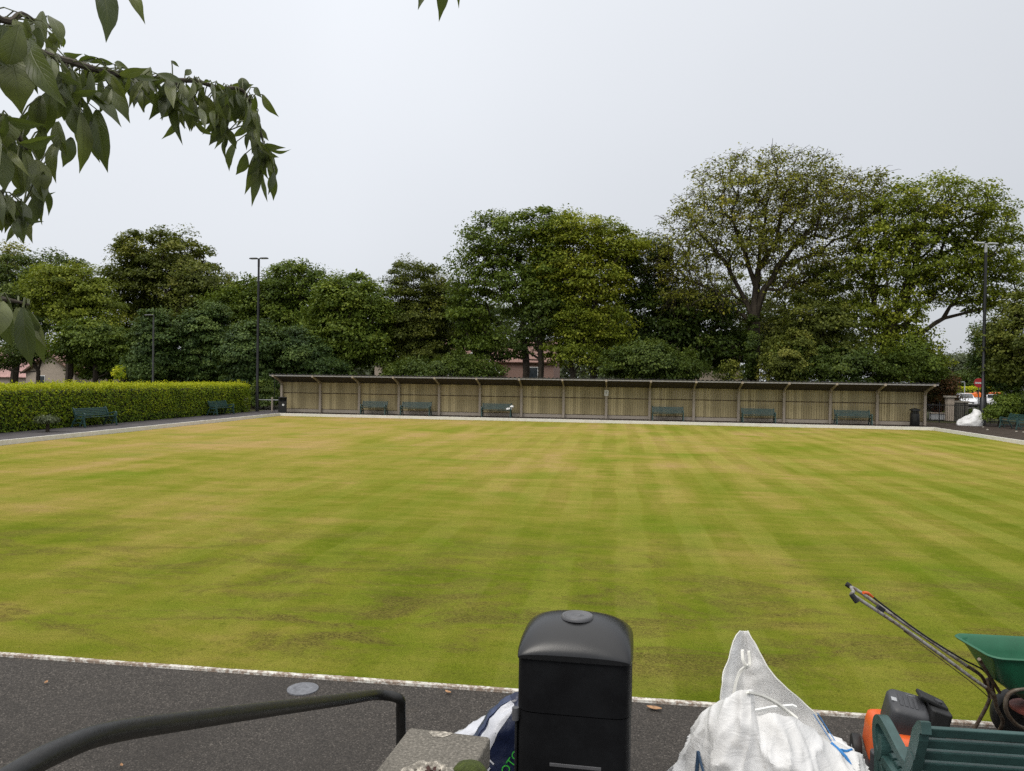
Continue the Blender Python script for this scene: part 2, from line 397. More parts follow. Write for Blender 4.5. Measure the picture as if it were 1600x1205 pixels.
L = {}
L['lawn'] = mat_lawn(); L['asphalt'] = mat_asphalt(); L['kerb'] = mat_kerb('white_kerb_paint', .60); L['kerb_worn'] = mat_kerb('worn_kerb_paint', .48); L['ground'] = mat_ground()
L['soil'] = plain('dark_soil_path', (0.052, 0.040, 0.031), 0.95, 0.5, 3, bump=0.7, bscale=30, spec=0.15)
L['path'] = plain('worn_tarmac', (0.085, 0.078, 0.080), 0.9, 0.3, 1.2, bump=0.5, bscale=60, spec=0.2)
L['board'] = mat_wood('weathered_boards', (0.50, 0.415, 0.235), (0.24, 0.195, 0.108))
L['board_up'] = mat_wood('weathered_boards_upper', (0.47, 0.40, 0.245), (0.225, 0.188, 0.112))
L['post'] = mat_wood('grey_timber', (0.46, 0.40, 0.33), (0.26, 0.22, 0.18), (5, 5, 0.8))
L['railwood'] = mat_wood('dark_timber_rail', (0.12, 0.085, 0.055), (0.05, 0.035, 0.022), (0.6, 5, 5))
L['fascia'] = mat_wood('pale_fascia', (0.36, 0.35, 0.345), (0.21, 0.20, 0.20), (0.4, 6, 6))
L['soffit'] = plain('dark_roof_lining', (0.045, 0.036, 0.034), 0.9, 0.3)
L['sheet'] = mat_roofsheet()
L['bench'] = plain('green_bench_paint', (0.026, 0.068, 0.063), 0.45, 0.3, 9, bump=0.1)
L['iron'] = plain('green_cast_iron', (0.030, 0.072, 0.067), 0.42, 0.3, 9, bump=0.12)
L['darkiron'] = plain('black_paint_metal', (0.012, 0.012, 0.013), 0.38, 0.3, 9, bump=0.06)
L['railpaint'] = plain('black_handrail_paint', (0.009, 0.009, 0.009), 0.42, 0.4, 14, bump=0.12, bscale=90, c2=(0.015, 0.014, 0.012), spec=0.45)
L['bin'] = mat_bin('black_moulded_plastic', .5); L['bin_hood'] = mat_bin('weathered_bin_hood', .5, .29, 1.0); L['bin_body'] = mat_bin('black_bin_panel', .10)
L['grey'] = plain('grey_plastic', (0.10, 0.10, 0.105), 0.45, 0.2)
L['lightgrey'] = plain('pale_grey_paint', (0.38, 0.39, 0.40), 0.5, 0.2)
L['white'] = plain('white_paint', (0.76, 0.76, 0.74), 0.55, 0.08)
L['bag'] = mat_plastic_bag()
L['blue'] = plain('blue_thread', (0.03, 0.20, 0.50), 0.6, 0.3)
L['darkblue'] = plain('dark_blue_thread', (0.035, 0.075, 0.14), 0.7, 0.3)
L['strap'] = plain('white_webbing', (0.66, 0.65, 0.60), 0.7, 0.15)
L['navy'] = plain('navy_sack_film', (0.012, 0.018, 0.050), 0.28, 0.3, 6, bump=0.5, bscale=18)
L['navy_faded'] = plain('faded_navy_film', (0.030, 0.045, 0.105), 0.32, 0.4, 9, bump=0.6, bscale=14)
L['sackwhite'] = plain('white_sack_film', (0.55, 0.56, 0.60), 0.3, 0.2, 7, bump=0.6, bscale=16)
L['green_print'] = plain('bright_green_print', (0.05, 0.42, 0.05), 0.35, 0.1)
L['stone'] = mat_concrete('weathered_coping', (0.175, 0.160, 0.135), 0.55, 90)
L['rubble'] = mat_concrete('rubble_wall', (0.16, 0.15, 0.13), 0.4, 20)
L['palestone'] = mat_concrete('pale_pitted_stone', (0.34, 0.31, 0.26), 0.8, 60)
L['moss'] = plain('moss', (0.060, 0.080, 0.010), 0.95, 0.5, 40, bump=1.0, bscale=150)
L['deadleaf'] = plain('dry_brown_leaf', (0.36, 0.20, 0.10), 0.8, 0.4, 40)
L['deaddark'] = plain('dark_red_brown_leaf', (0.045, 0.016, 0.010), 0.8, 0.4, 40)
L['castiron_lid'] = plain('worn_iron_lid', (0.15, 0.155, 0.17), 0.6, 0.35, 25, bump=0.4, bscale=60)
L['orange'] = plain('orange_shroud', (0.72, 0.115, 0.022), 0.4, 0.15, 6)
L['engine'] = plain('dark_grey_plastic', (0.045, 0.046, 0.050), 0.5, 0.25, 10, bump=0.1)
L['black'] = plain('black_rubber', (0.010, 0.010, 0.010), 0.6, 0.3)
L['chrome'] = mat_rust('dulled_steel', (0.34, 0.33, 0.31), (0.13, 0.09, 0.06))
L['rust'] = mat_rust('rusting_tube', (0.17, 0.145, 0.115), (0.085, 0.048, 0.028), (0.40, 0.62))
L['hopper'] = plain('green_hopper_plastic', (0.009, 0.092, 0.042), 0.42, 0.18, 5, c2=(0.014, 0.118, 0.058))
L['redbrown'] = plain('red_rust_paint', (0.13, 0.028, 0.018), 0.7, 0.4)
L['brick'] = mat_brick('red_brick', (0.27, 0.155, 0.125), (0.21, 0.12, 0.10), (0.30, 0.26, 0.22))
L['tile_pink'] = plain('pink_roof_tile', (0.50, 0.30, 0.27), 0.85, 0.2, 2, bump=0.4, bscale=9)
L['tile_red'] = plain('red_roof_tile', (0.22, 0.125, 0.10), 0.85, 0.3, 2, bump=0.4, bscale=9)
L['tile_grey'] = plain('grey_roof_slate', (0.16, 0.165, 0.18), 0.8, 0.25, 2, bump=0.4, bscale=9)
L['tile_brown'] = plain('brown_roof_tile', (0.10, 0.065, 0.05), 0.85, 0.3, 2)
L['render'] = plain('beige_render', (0.40, 0.335, 0.27), 0.9, 0.15, 3, bump=0.2)
L['render_white'] = plain('white_render', (0.62, 0.60, 0.57), 0.9, 0.12, 3)
L['glass'] = mat_glass_dark('window_glass')
L['palepane'] = plain('pale_blind', (0.70, 0.76, 0.76), 0.4, 0.1)
L['carwhite'] = plain('white_car_paint', (0.70, 0.70, 0.72), 0.25, 0.05)
L['orangebox'] = plain('orange_van_paint', (0.75, 0.16, 0.02), 0.35, 0.1)
L['signred'] = plain('sign_red', (0.55, 0.02, 0.025), 0.4, 0.08)
L['hedgecore'] = plain('hedge_twigs', (0.030, 0.034, 0.012), 0.95, 0.4, 6, bump=0.8, bscale=14)
BARK = mat_bark('bark_dark', (0.050, 0.040, 0.030)); BARKG = mat_bark('bark_grey', (0.085, 0.072, 0.055))
FOL = {
    'dark': mat_leaf('foliage_dark', [(0, (0.030, 0.054, 0.009)), (0.5, (0.070, 0.106, 0.015)), (1, (0.140, 0.182, 0.025))], 0.25),
    'olive': mat_leaf('foliage_olive', [(0, (0.058, 0.076, 0.012)), (0.5, (0.125, 0.148, 0.021)), (1, (0.240, 0.235, 0.038))], 0.28),
    'mid': mat_leaf('foliage_mid', [(0, (0.052, 0.086, 0.010)), (0.5, (0.116, 0.168, 0.018)), (1, (0.235, 0.280, 0.034))], 0.30),
    'bright': mat_leaf('foliage_bright', [(0, (0.100, 0.135, 0.012)), (0.5, (0.225, 0.268, 0.022)), (1, (0.420, 0.420, 0.046))], 0.32),
    'yellow': mat_leaf('foliage_yellowing', [(0, (0.120, 0.132, 0.016)), (0.5, (0.245, 0.252, 0.028)), (1, (0.430, 0.365, 0.048))], 0.32),
    'conifer': mat_leaf('foliage_conifer', [(0, (0.018, 0.040, 0.008)), (0.5, (0.062, 0.108, 0.022)), (1, (0.165, 0.225, 0.050))], 0.2),
    'far': mat_leaf('foliage_far', [(0, (0.060, 0.074, 0.040)), (0.5, (0.095, 0.114, 0.060)), (1, (0.140, 0.165, 0.085))]),
    'red': mat_leaf('foliage_red', [(0, (0.045, 0.055, 0.014)), (0.5, (0.120, 0.068, 0.024)), (1, (0.300, 0.070, 0.034))]),
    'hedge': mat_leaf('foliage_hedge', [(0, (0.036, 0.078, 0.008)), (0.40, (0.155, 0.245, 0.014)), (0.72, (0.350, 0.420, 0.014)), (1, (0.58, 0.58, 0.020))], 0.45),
}

# ------------------------------------------------------------------ foliage and trees
def nrm(a): return a / np.maximum(np.linalg.norm(a, axis=1, keepdims=True), 1e-9)
def leaf_cloud(name, P, N, D, ln, wd, tint, m, parent):
    """one mesh of folded four-cornered leaves: P base, N face normal, D pointing direction"""
    n = len(P); D = nrm(D - N * np.sum(D * N, 1, keepdims=True)); S = np.cross(N, D)
    ln = ln[:, None]; wd = wd[:, None]
    V = np.empty((n, 4, 3), np.float32)
    V[:, 0] = P; V[:, 1] = P + D * ln * 0.5 + S * wd * 0.5 + N * wd * 0.14
    V[:, 2] = P + D * ln - N * ln * 0.12; V[:, 3] = P + D * ln * 0.5 - S * wd * 0.5 + N * wd * 0.14
    me = bpy.data.meshes.new(name)
    me.vertices.add(n * 4); me.vertices.foreach_set('co', V.ravel())
    I = np.arange(n)[:, None] * 4
    F = np.concatenate([I + [0, 1, 2], I + [0, 2, 3]], 1).astype(np.int32).ravel()
    me.loops.add(n * 6); me.loops.foreach_set('vertex_index', F)
    me.polygons.add(n * 2); me.polygons.foreach_set('loop_start', np.arange(0, n * 6, 3, dtype=np.int32))
    a = me.attributes.new('tint', 'FLOAT', 'POINT'); a.data.foreach_set('value', np.repeat(np.clip(tint, 0, 1), 4).astype(np.float32))
    me.update(calc_edges=True)
    return link(name, me, m, parent)

def make_tree(name, label, cat, x, Y, fork, blobs, fol, seed, nclump=90, per=150, leaf=0.26, clr=1.15, flat=0.58, trunk_r=0.3,
              bark=None, spread=0.75, tint0=0.0, group='trees behind the shelter', fall=None, leader=0.55, ybase=None, lean=0, minup=0.35, twigs=0, rexp=0.46, limbs=()):
    """trunk with limbs reaching to leaf clumps spread through the crown (blobs: photo px centre and radii at distance Y)"""
    rg = np.random.default_rng(seed); rnd = random.Random(seed)
    base = at(x, 590, Y); base.z = 0
    root = thing(name, label, cat, base, 0, group)
    pxm = (at(801, 590, Y) - at(800, 590, Y)).length
    cs = []
    vol = np.array([b[2] * b[3] for b in blobs], float); vol /= vol.sum()
    tries = 0
    nclump = int(nclump * 1.25)
    while len(cs) < nclump and tries < nclump * 40:
        tries += 1
        b = blobs[rg.choice(len(blobs), p=vol)]
        d = rg.normal(size=3); d /= np.linalg.norm(d); r = rg.random() ** 0.42
        c = at(b[0], b[1], Y); dep = (b[2] + b[3]) * 0.5 * pxm if len(b) < 5 else b[4]
        c = np.array([c.x + d[0] * r * b[2] * pxm, Y + d[1] * r * dep, max(0.5, c.z + d[2] * r * b[3] * pxm)])
        if any((abs(c - q) < [clr * .62, clr * .62, clr * flat * .8]).all() for q in cs): continue
        cs.append(c)
    cs = np.array(cs); cen = cs.mean(0)
    # skeleton
    fz = at(fork[0], fork[1], Y); top = Vector((cen[0] * 0.5 + fz.x * 0.5, Y, fz.z + (cs[:, 2].max() - fz.z) * leader))
    nodes, par = [np.array(base)], [-1]
    def seg(p, q, parent, wig=0.12):
        p, q = np.array(p), np.array(q); ln = np.linalg.norm(q - p); k = max(1, int(ln / 0.9)); prev = parent
        side = rg.normal(size=3) * wig * ln
        for i in range(1, k + 1):
            t = i / k; pt = p + (q - p) * t + side * math.sin(math.pi * t) + np.array([0, 0, 0.10 * ln * math.sin(math.pi * t) * (parent > 3)])
            nodes.append(pt); par.append(prev); prev = len(nodes) - 1
        return prev
    f = seg(base, fz, 0, 0.03); tnode = seg(fz, top, f, 0.08)
    for lb in limbs:
        q = [at(lx, ly, Y) for lx, ly in lb]; q = [np.array(v) + [0, (rg.random() - .5) * 3.0 * k / len(q), 0] for k, v in enumerate(q)]
        j = int(np.argmin(np.linalg.norm(np.array(nodes) - q[0], axis=1)))
        for v in q[1:]: j = seg(nodes[j], v, j, .05)
    order = np.argsort(np.linalg.norm(cs - np.array(fz), axis=1))
    tips = []
    plen = {0: 0.0}
    for i in range(1, len(nodes)): plen[i] = plen[par[i]] + np.linalg.norm(nodes[i] - nodes[par[i]])
    for ci in order:
        c = cs[ci]; A = np.array(nodes); dv = c - A; ds = np.linalg.norm(dv, axis=1)
        cost = ds + 0.32 * np.array([plen[i] for i in range(len(nodes))]) + np.where(dv[:, 2] < ds * -0.15, 3.0, 0)
        cost[A[:, 2] < min(fz.z, c[2]) * 0.75] += 6
        if limbs: cost[:f] += 8
        j = int(np.argmin(cost)); n0 = len(nodes)
        tips.append(seg(nodes[j], c, j))
        for i in range(n0, len(nodes)): plen[i] = plen[par[i]] + np.linalg.norm(nodes[i] - nodes[par[i]])
    n = len(nodes); w = np.zeros(n)
    for t in tips: w[t] += 1
    for i in range(n - 1, 0, -1): w[par[i]] += max(w[i], 0.3)
    R = trunk_r * (np.maximum(w, 0.4) / w[0]) ** rexp; R = np.maximum(R, 0.020)
    R[0] *= 1.25
    mb = MB()
    kids = {}
    for i in range(1, n): kids.setdefault(par[i], []).append(i)
    starts = [(0, k) for k in kids.get(0, [])]
    loc = np.array(base)
    while starts:
        p, i = starts.pop(); chain = [p, i]
        while i in kids:
            ks = sorted(kids[i], key=lambda k: -R[k]); starts += [(i, k) for k in ks[1:]]; i = ks[0]; chain.append(i)
        rr = [min(R[q], R[chain[1]] * 1.15) if a == 0 and p != 0 else R[q] for a, q in enumerate(chain)]
        mb.tube([nodes[q] - loc for q in chain], [float(q) for q in rr], 6 if rr[0] > 0.08 else 4, False)
    if twigs:
        for c in cs:
            for k in range(twigs):
                d = rg.normal(size=3) * [1, 1, 0.7] + (c - cen) / max(np.linalg.norm(c - cen), .1) * 0.9; d /= np.linalg.norm(d); d[2] = min(d[2], .45)
                q = c - loc; b2 = rg.normal(size=3) * .16; mb.tube([q, q + d * clr * 0.35 + b2, q + d * clr * 0.7 + b2 * 1.6 - [0, 0, .05], q + d * clr * rg.uniform(.75, 1.0) + b2 * 1.5 - [0, 0, .22]], [0.024, 0.018, 0.014, .009], 3, False)
    mb.build('trunk', bark or BARK, root, True)
    # leaves
    cnt = int(per * 1.55); leaf = leaf * 0.80
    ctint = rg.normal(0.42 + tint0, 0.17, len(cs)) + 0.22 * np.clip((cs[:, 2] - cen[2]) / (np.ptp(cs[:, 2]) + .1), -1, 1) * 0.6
    idx = np.repeat(np.arange(len(cs)), cnt); m = len(idx)
    d = nrm(rg.normal(size=(m, 3))); r = rg.random(m) ** 0.5
    d[:, 2] = np.where(d[:, 2] < 0, d[:, 2] * 0.6, d[:, 2])
    sz = (rg.uniform(0.62, 1.0, len(cs)) ** 2 * 1.35)[idx][:, None] * clr
    off = d * r[:, None] * sz * np.array([1, 1, flat])
    off[:, 2] -= 0.10 * (off[:, 0] ** 2 + off[:, 1] ** 2) / clr          # pads droop at the rim
    P = cs[idx] + off - loc
    out = nrm(cs[idx] - cen + off)
    N = nrm(out * spread * 0.6 + np.array([0, 0, minup + 0.25]) + rg.normal(size=(m, 3)) * 0.42)
    D = nrm(rg.normal(size=(m, 3)) + out * 0.5 - np.array([0, 0, 0.55]))
    ls = leaf * rg.uniform(0.5, 1.4, m) * rg.uniform(.75, 1.3, len(cs))[idx]
    keep = P[:, 2] > 0.05
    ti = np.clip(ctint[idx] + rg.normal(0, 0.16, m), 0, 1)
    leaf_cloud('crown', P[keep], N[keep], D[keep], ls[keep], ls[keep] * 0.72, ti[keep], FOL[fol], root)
    return root

exec_order = []
# ================================================================== SETTING
GX0, GX1, GY0, GY1 = -21.05, 17.62, 5.80, 45.50        # the green
gz = -0.16
def flat(name, x0, x1, y0, y1, z, m, nx=2, ny=2):
    mb = MB(); mb.sheet([[Vector((x0 + (x1 - x0) * i / (nx - 1), y0 + (y1 - y0) * j / (ny - 1), z)) for i in range(nx)] for j in range(ny)])
    return tag(mb.build(name, m), kind='structure')
# ground with an opening for the sunken green
mb = MB()
B = 900.0
xs = [-B, GX0 - 0.4, GX1 + 0.4, B]; ys = [-B, GY0 - 0.4, GY1 + 0.4, B]
for i in range(3):
    for j in range(3):
        if i == 1 and j == 1: continue
        mb.add([(xs[i], ys[j], -0.02), (xs[i + 1], ys[j], -0.02), (xs[i + 1], ys[j + 1], -0.02), (xs[i], ys[j + 1], -0.02)], [(0, 1, 2, 3)])
tag(mb.build('ground', L['ground']), kind='structure')
rg0 = random.Random(5)
mb = MB(); NX, NY = 80, 80
mb.sheet([[Vector((GX0 - 0.02 + (GX1 - GX0 + 0.04) * i / NX, GY0 - 0.02 + (GY1 - GY0 + 0.04) * j / NY,
                   gz + 0.012 * noise.noise(Vector((i * .13, j * .13, 0))))) for i in range(NX + 1)] for j in range(NY + 1)])
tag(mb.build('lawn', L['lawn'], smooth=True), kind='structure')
KW = 0.045
def kerb(name, a, b, wd=KW, m='kerb'):
    mb = MB(); a, b = Vector(a), Vector(b); n = max(2, int((b - a).length / 0.3)); d = (b - a).normalized(); s = Vector((-d.y, d.x, 0))
    g = []
    for i in range(n + 1):
        p = a + (b - a) * i / n
        j = [0.006 * noise.noise(Vector((p.x * 2.1, p.y * 2.1, k))) for k in (1.0, 5.0, 9.0)]
        g.append([p + Vector((0, 0, -0.4)), p + Vector((0, 0, 0.012 + j[0])), p + s * (wd + j[1]) + Vector((0, 0, 0.012 + j[2])), p + s * wd + Vector((0, 0, -0.4))])
    mb.sheet(g); return tag(mb.build(name, L[m], bevel=0.006), kind='structure')
kerb('kerb_near', (GX1 + KW, GY0, 0), (GX0 - KW, GY0, 0), KW, 'kerb_worn')
bpy.data.objects['kerb_near'].scale.y = 1
# far, left and right banks
kerb('kerb_far', (GX1 + 0.09, GY1 - 0.001, 0), (GX0 - 0.09, GY1 - 0.001, 0), -0.09)
kerb('kerb_left', (GX0, GY1 - 0.01, 0), (GX0, GY0 - 0.06, 0), -0.09)
kerb('kerb_right', (GX1, GY0 - 0.06, 0), (GX1, GY1 - 0.01, 0), -0.09)
flat('path_near', -40, 40, 1.6, GY0 - 0.052, -0.008, L['asphalt'])
flat('path_left', -23.75, GX0 - 0.085, GY0 - 0.05, 50.5, -0.008, L['path'])
flat('path_right', GX1 + 0.085, 24.5, GY0 - 0.05, 52.0, -0.010, L['soil'])
flat('path_far', GX0 - 0.085, GX1 + 0.085, GY1 + 0.085, 51.0, -0.006, L['soil'])
flat('road', 10, 90, 84, 97, -0.008, L['asphalt'])

# terrace the photograph is taken from, with steps down to the path
mb = MB(); mb.box((-8.5, -4.05, 0.395), (15, 10.3, 0.79)); mb.box((6.2, -4.05, 0.395), (13.2, 10.3, 0.79))
mb.box((-0.7, -5.2, 0.397), (0.58, 8.0, 0.786))
tag(mb.build('terrace', L['path'], bevel=0.01), kind='structure')
st = thing('stone_steps', 'stone steps leading down beside the black handrail', 'steps', (-1.4, 1.1, 0))
for i, z in enumerate((0.64, 0.48, 0.32, 0.16)):
    MB().box((0, 0.17 + 0.36 * i, z / 2), (1.1, 0.37, z)).build('step', L['stone'], st, bevel=0.01)
# ================================================================== SHELTER
PX = [-21.75 + 2.639 * i for i in range(16)]
SY = 47.3
sh = thing('bowls_shelter', 'long open fronted timber shelter with boarded back wall and corrugated lean-to roof', 'shelter', (0, SY, 0))
rs = random.Random(3)
for i, x in enumerate(PX):
    p = MB().box((x, 0, .97), (0.15, 0.15, 1.94)).build('post', L['post'], sh, bevel=0.012)
    mb = MB()
    mb.bar([(x, -0.075, 1.80), (x, -0.36, 2.03)], 0.06, (0.06, 0, 0))
    mb.build('bracket', L['post'], p)
    r_ = MB(); r_.bar([(x, -1.30, 2.345), (x, 0.45, 1.82)], 0.13, (0.09, 0, 0)); r_.build('rafter', L['post'], sh, bevel=0.01)
for i in range(15):
    x0, x1 = PX[i] + 0.0, PX[i + 1]
    for z0, z1, nm, mt in ((0.24, 1.235, 'lower_boards', 'board'), (1.29, 1.96, 'upper_boards', 'board_up')):
        mb = MB(); n = 18; bw = (x1 - x0) / n
        for k in range(n):
            xx = x0 + bw * (k + 0.5); a = rad(rs.uniform(8, 13))
            rot = Matrix.Rotation(a, 3, 'Z')
            mb.box((xx, 0.115 + rs.uniform(-.004, .004), (z0 + z1) / 2 + rs.uniform(-.008, .008)), (bw * .93, 0.018, z1 - z0), rot)
        mb.build(nm, L[mt], sh)
    mb = MB(); mb.box(((x0 + x1) / 2, 0.14, 0.11), (x1 - x0, 0.03, 0.20)); mb.build('gravel_board', L['post'], sh)
    mb = MB(); mb.box(((x0 + x1) / 2, 0.165, 1.262), (x1 - x0, 0.05, 0.10)); mb.box(((x0 + x1) / 2, 0.165, 0.24), (x1 - x0, 0.05, 0.06))
    mb.build('rail', L['railwood'], sh)
# roof: corrugated sheet, dark lining and pale fascia
nx = 16 * 44; x0, x1 = PX[0] - 0.26, PX[-1] + 0.26
g = []
for y, z in ((-1.38, 2.475), (-0.6, 2.245), (0.2, 2.005), (0.62, 1.88)):
    g.append([Vector((x0 + (x1 - x0) * k / nx, y, z + 0.034 * math.sin(2 * math.pi * (x0 + (x1 - x0) * k / nx) / 0.26))) for k in range(nx + 1)])
MB().sheet(g).build('roof_sheet', L['sheet'], sh, True, solid=0.006)
mb = MB(); mb.bar([((x0 + x1) / 2, -1.29, 2.405), ((x0 + x1) / 2, 0.60, 1.838)], 0.02, (x1 - x0 - 0.1, 0, 0)); mb.build('roof_lining', L['soffit'], sh)
for i in range(5):
    a = x0 + 0.03 + (x1 - x0 - 0.06) * i / 5; b = x0 + 0.03 + (x1 - x0 - 0.06) * (i + 1) / 5 - 0.012
    MB().box(((a + b) / 2, -1.325 + 0.003 * (i % 2), 2.385), (b - a, 0.025, 0.075)).build('fascia', L['fascia'], sh)
for i in range(16): MB().box((PX[i], -1.36, 2.355), (0.13, 0.05, 0.13)).build('rafter_cap', L['post'], sh, bevel=0.01)
sg = MB(); sg.box((PX[8], -0.095, 1.60), (0.24, 0.012, 0.34)); o = sg.build('notice', L['white']); o.location = (0, SY, 0)
tag(o, 'small white notice with dark writing fixed to a shelter post', 'notice')
t_ = MB()
for k, (wd, z) in enumerate(((0.14, 1.70), (0.16, 1.64), (0.10, 1.58), (0.15, 1.52))): t_.box((PX[8], -0.104, z), (wd, 0.004, 0.022))
t2 = t_.build('writing', L['engine'], o)

# ================================================================== BENCHES
def bench_end(s):
    """cast end frame in the Y-Z plane (front is -Y)"""
    mb = MB(); T = (0.045, 0, 0)
    P = lambda pts: [(s, -u, z) for u, z in pts]
    back = smoothpath([Vector((0, -.34, 0)), Vector((0, -.25, .22)), Vector((0, -.13, .42)), Vector((0, -.19, .62)), Vector((0, -.26, .80)), Vector((0, -.31, .83))], 4)
    mb.bar([(s, -p.y, p.z) for p in back], [0.05] * 4 + [0.07] * 6 + [0.085] * 6 + [0.06] * 5, T)
    arm = smoothpath([Vector((0, -.215, .64)), Vector((0, -.17, .555)), Vector((0, -.09, .535)), Vector((0, .05, .57)), Vector((0, .19, .605)), Vector((0, .26, .605)), Vector((0, .305, .56)), Vector((0, .305, .48)), Vector((0, .28, .42)),
                      Vector((0, .235, .40)), Vector((0, .21, .46)), Vector((0, .22, .53))], 4)
    mb.bar([(s, -p.y, p.z) for p in arm], 0.05, (0.052, 0, 0))
    mb.bar(P([(.28, .44), (.275, .30), (.33, .0)]), 0.055, T)
    mb.bar(P([(.24, .40), (.13, .20), (.06, .03)]), 0.04, T)
    mb.bar(P([(.30, .405), (.05, .39), (-.15, .395)]), 0.05, T)
    mb.bar(P([(.28, .16), (0, .21), (-.27, .16)]), 0.04, T)
    mb.bar(P([(.35, .012), (.27, .012)]), 0.03, T); mb.bar(P([(-.30, .012), (-.38, .012)]), 0.03, T)
    return mb
def make_bench(label, loc, rz, group=None, w=1.8):
    t = thing('park_bench', label, 'bench', loc, rz, group)
    for s in (-1, 1): bench_end(s * w * 0.485).build('end_frame', L['iron'], t, False, bevel=0.006)
    mb = MB()
    for k in range(6): mb.box((0, -0.245 + k * 0.075, 0.435 - 0.005 * k), (w * .955, 0.058, 0.026))
    mb.build('seat', L['bench'], t, bevel=0.006)
    mb = MB()
    for k in range(5):
        z = 0.50 + k * 0.072; mb.box((0, 0.125 + (z - 0.42) * 0.34, z), (w * .955, 0.024, 0.056), Matrix.Rotation(rad(-17), 3, 'X'))
    mb.build('backrest', L['bench'], t, bevel=0.006)
    return t
GB = 'green benches standing round the bowling green'
b0 = make_bench('green slatted bench third from the right end of shelter, alone right of the notice', (0, 0, 0), 0, GB)
def bx(a, b, y, Y):  # bench centre and length from the two ends seen in the photo
    p, q = at(a, y, Y), at(b, y, Y); return Vector(((p.x + q.x) / 2, Y, 0)), (q - p).length
spots = [(1019, 1068, 646, None),
         (565, 604, 640, 'short green bench nearest to left end of shelter'),
         (627, 673, 640, 'green bench under shelter, second from its left end'),
         (753, 799, 643, 'green bench with crumpled white litter on its right end'),
         (1159, 1211, 648, 'green bench under shelter, second from its right end'),
         (1305, 1361, 648, 'green bench nearest to right end of shelter and its bin')]
for i, (a, b, y, lab) in enumerate(spots):
    p, w = bx(a, b, y, 46.75)
    if i == 0: b0.location = p; b0.scale = (w / 1.8, 1, 1)
    else: dup(b0, p, 0, lab, (w / 1.8, 1, 1))
dup(b0, (-23.16, 31.2, 0), rad(88), 'green bench backed into the hedge, nearer of two on left path', (1.15, 1, 1))
dup(b0, (-23.30, 42.4, 0), rad(90), 'green bench half hidden by the hedge near the left lamp post', (1.1, 1, 1))
dup(b0, (22.0, 45.9, 0), rad(-90), 'dark green bench at right edge beside leafy shrub and lamp post', (1.05, 1, 1))
# the near bench, seen from behind
nb = make_bench('green bench in right foreground seen from behind', (2.345, 4.15, 0), math.pi + rad(1), GB)
nb.scale = (1, 1, .93)
lt = MB(); rr = random.Random(8)
bp = at(797, 637, 46.62)
for k in range(3):
    c = Vector((bp.x + (-.14, 0.0, .12)[k], 46.62, (0.50, 0.52, 0.66)[k]))
    lt.rings([[c + Vector((math.cos(a) * r * rr.uniform(.7, 1.2), math.sin(a) * r * rr.uniform(.7, 1.2), z)) for a in (k2 * math.pi / 4 for k2 in range(8))] for r, z in ((.05, -.055), (.13, -.02), (.11, .05), (.04, .09))])
tag(lt.build('litter', L['white'], smooth=True), 'crumpled white paper litter on the seat end of a bench', 'litter')

# ================================================================== LAMPS
def lamp(label, x, y, hgt, r0, heads, box, rz=0, group='tall black lamp posts'):
    t = thing('lamp_post', label, 'lamp post', (x, y, 0), rz, group)
    MB().tube([(0, 0, 0), (0, 0, 1.6), (0, 0, 1.7), (0, 0, hgt * 0.55), (0, 0, hgt - 0.15)], [r0 * 1.9 if box else r0 * 1.25, r0 * 1.9 if box else r0 * 1.2, r0, r0 * 0.92, r0 * 0.75], 12).build('pole', L['darkiron'], t, True)
    MB().tube([(0, 0, hgt - 0.6), (0, 0, hgt - 0.05)], r0 * 0.85, 10).build('collar', L['lightgrey'] if box else L['darkiron'], t, True)
    for s in heads:
        mb = MB()
        mb.rings([rrect(0.62, 0.26, 0.08, 4, z, (s * 0.42, 0)) for z in (0.0, 0.05)] + [rrect(0.5, 0.16, 0.05, 4, 0.09, (s * 0.42, 0))])
        h_ = mb.build('lamp_head', L['lightgrey'] if box else L['darkiron'], t, bevel=0.01); h_.location = (0, 0, hgt - 0.08); h_.rotation_euler = (0, rad(1.5), 0)
        MB().box((s * 0.42, 0, -0.006), (0.45, 0.18, 0.01)).build('lens', L['palepane'], h_)
    return t
lamp('tall black lamp post with two flat dark heads by the left corner of shelter', -23.38, 47.15, 10.08, 0.085, (-1, 1), False, rad(-14))
rl = lamp('tall black lamp post with pale flat heads beside the white bag', 22.0, 49.6, 11.05, 0.10, (-1, 1), True, rad(8))
MB().lathe([(0.02, -.06), (0.11, -.05), (0.13, 0), (0.11, .05), (0.02, .06)], 14, (0, -0.12, 4.6), Matrix.Rotation(rad(90), 3, 'X')).build('camera_housing', L['darkiron'], rl, True)
sp_ = at(240, 500, 40)
t = thing('lamp_post', 'slim grey lamp post standing behind the left hedge', 'lamp post', (sp_.x, 40, 0))
MB().tube([(0, 0, 0), (0, 0, 5.55)], [0.065, 0.042], 10).build('pole', L['engine'], t, True)
MB().tube([(0, 0, 5.45), (0.02, -.02, 5.7), (-.25, -.03, 5.72)], 0.035, 6).build('arm', L['engine'], t, True)
mb = MB(); mb.rings([rrect(0.42, 0.2, 0.06, 4, z, (-0.32, 0)) for z in (5.68, 5.74)]); mb.build('lamp_head', L['grey'], t, bevel=0.02)

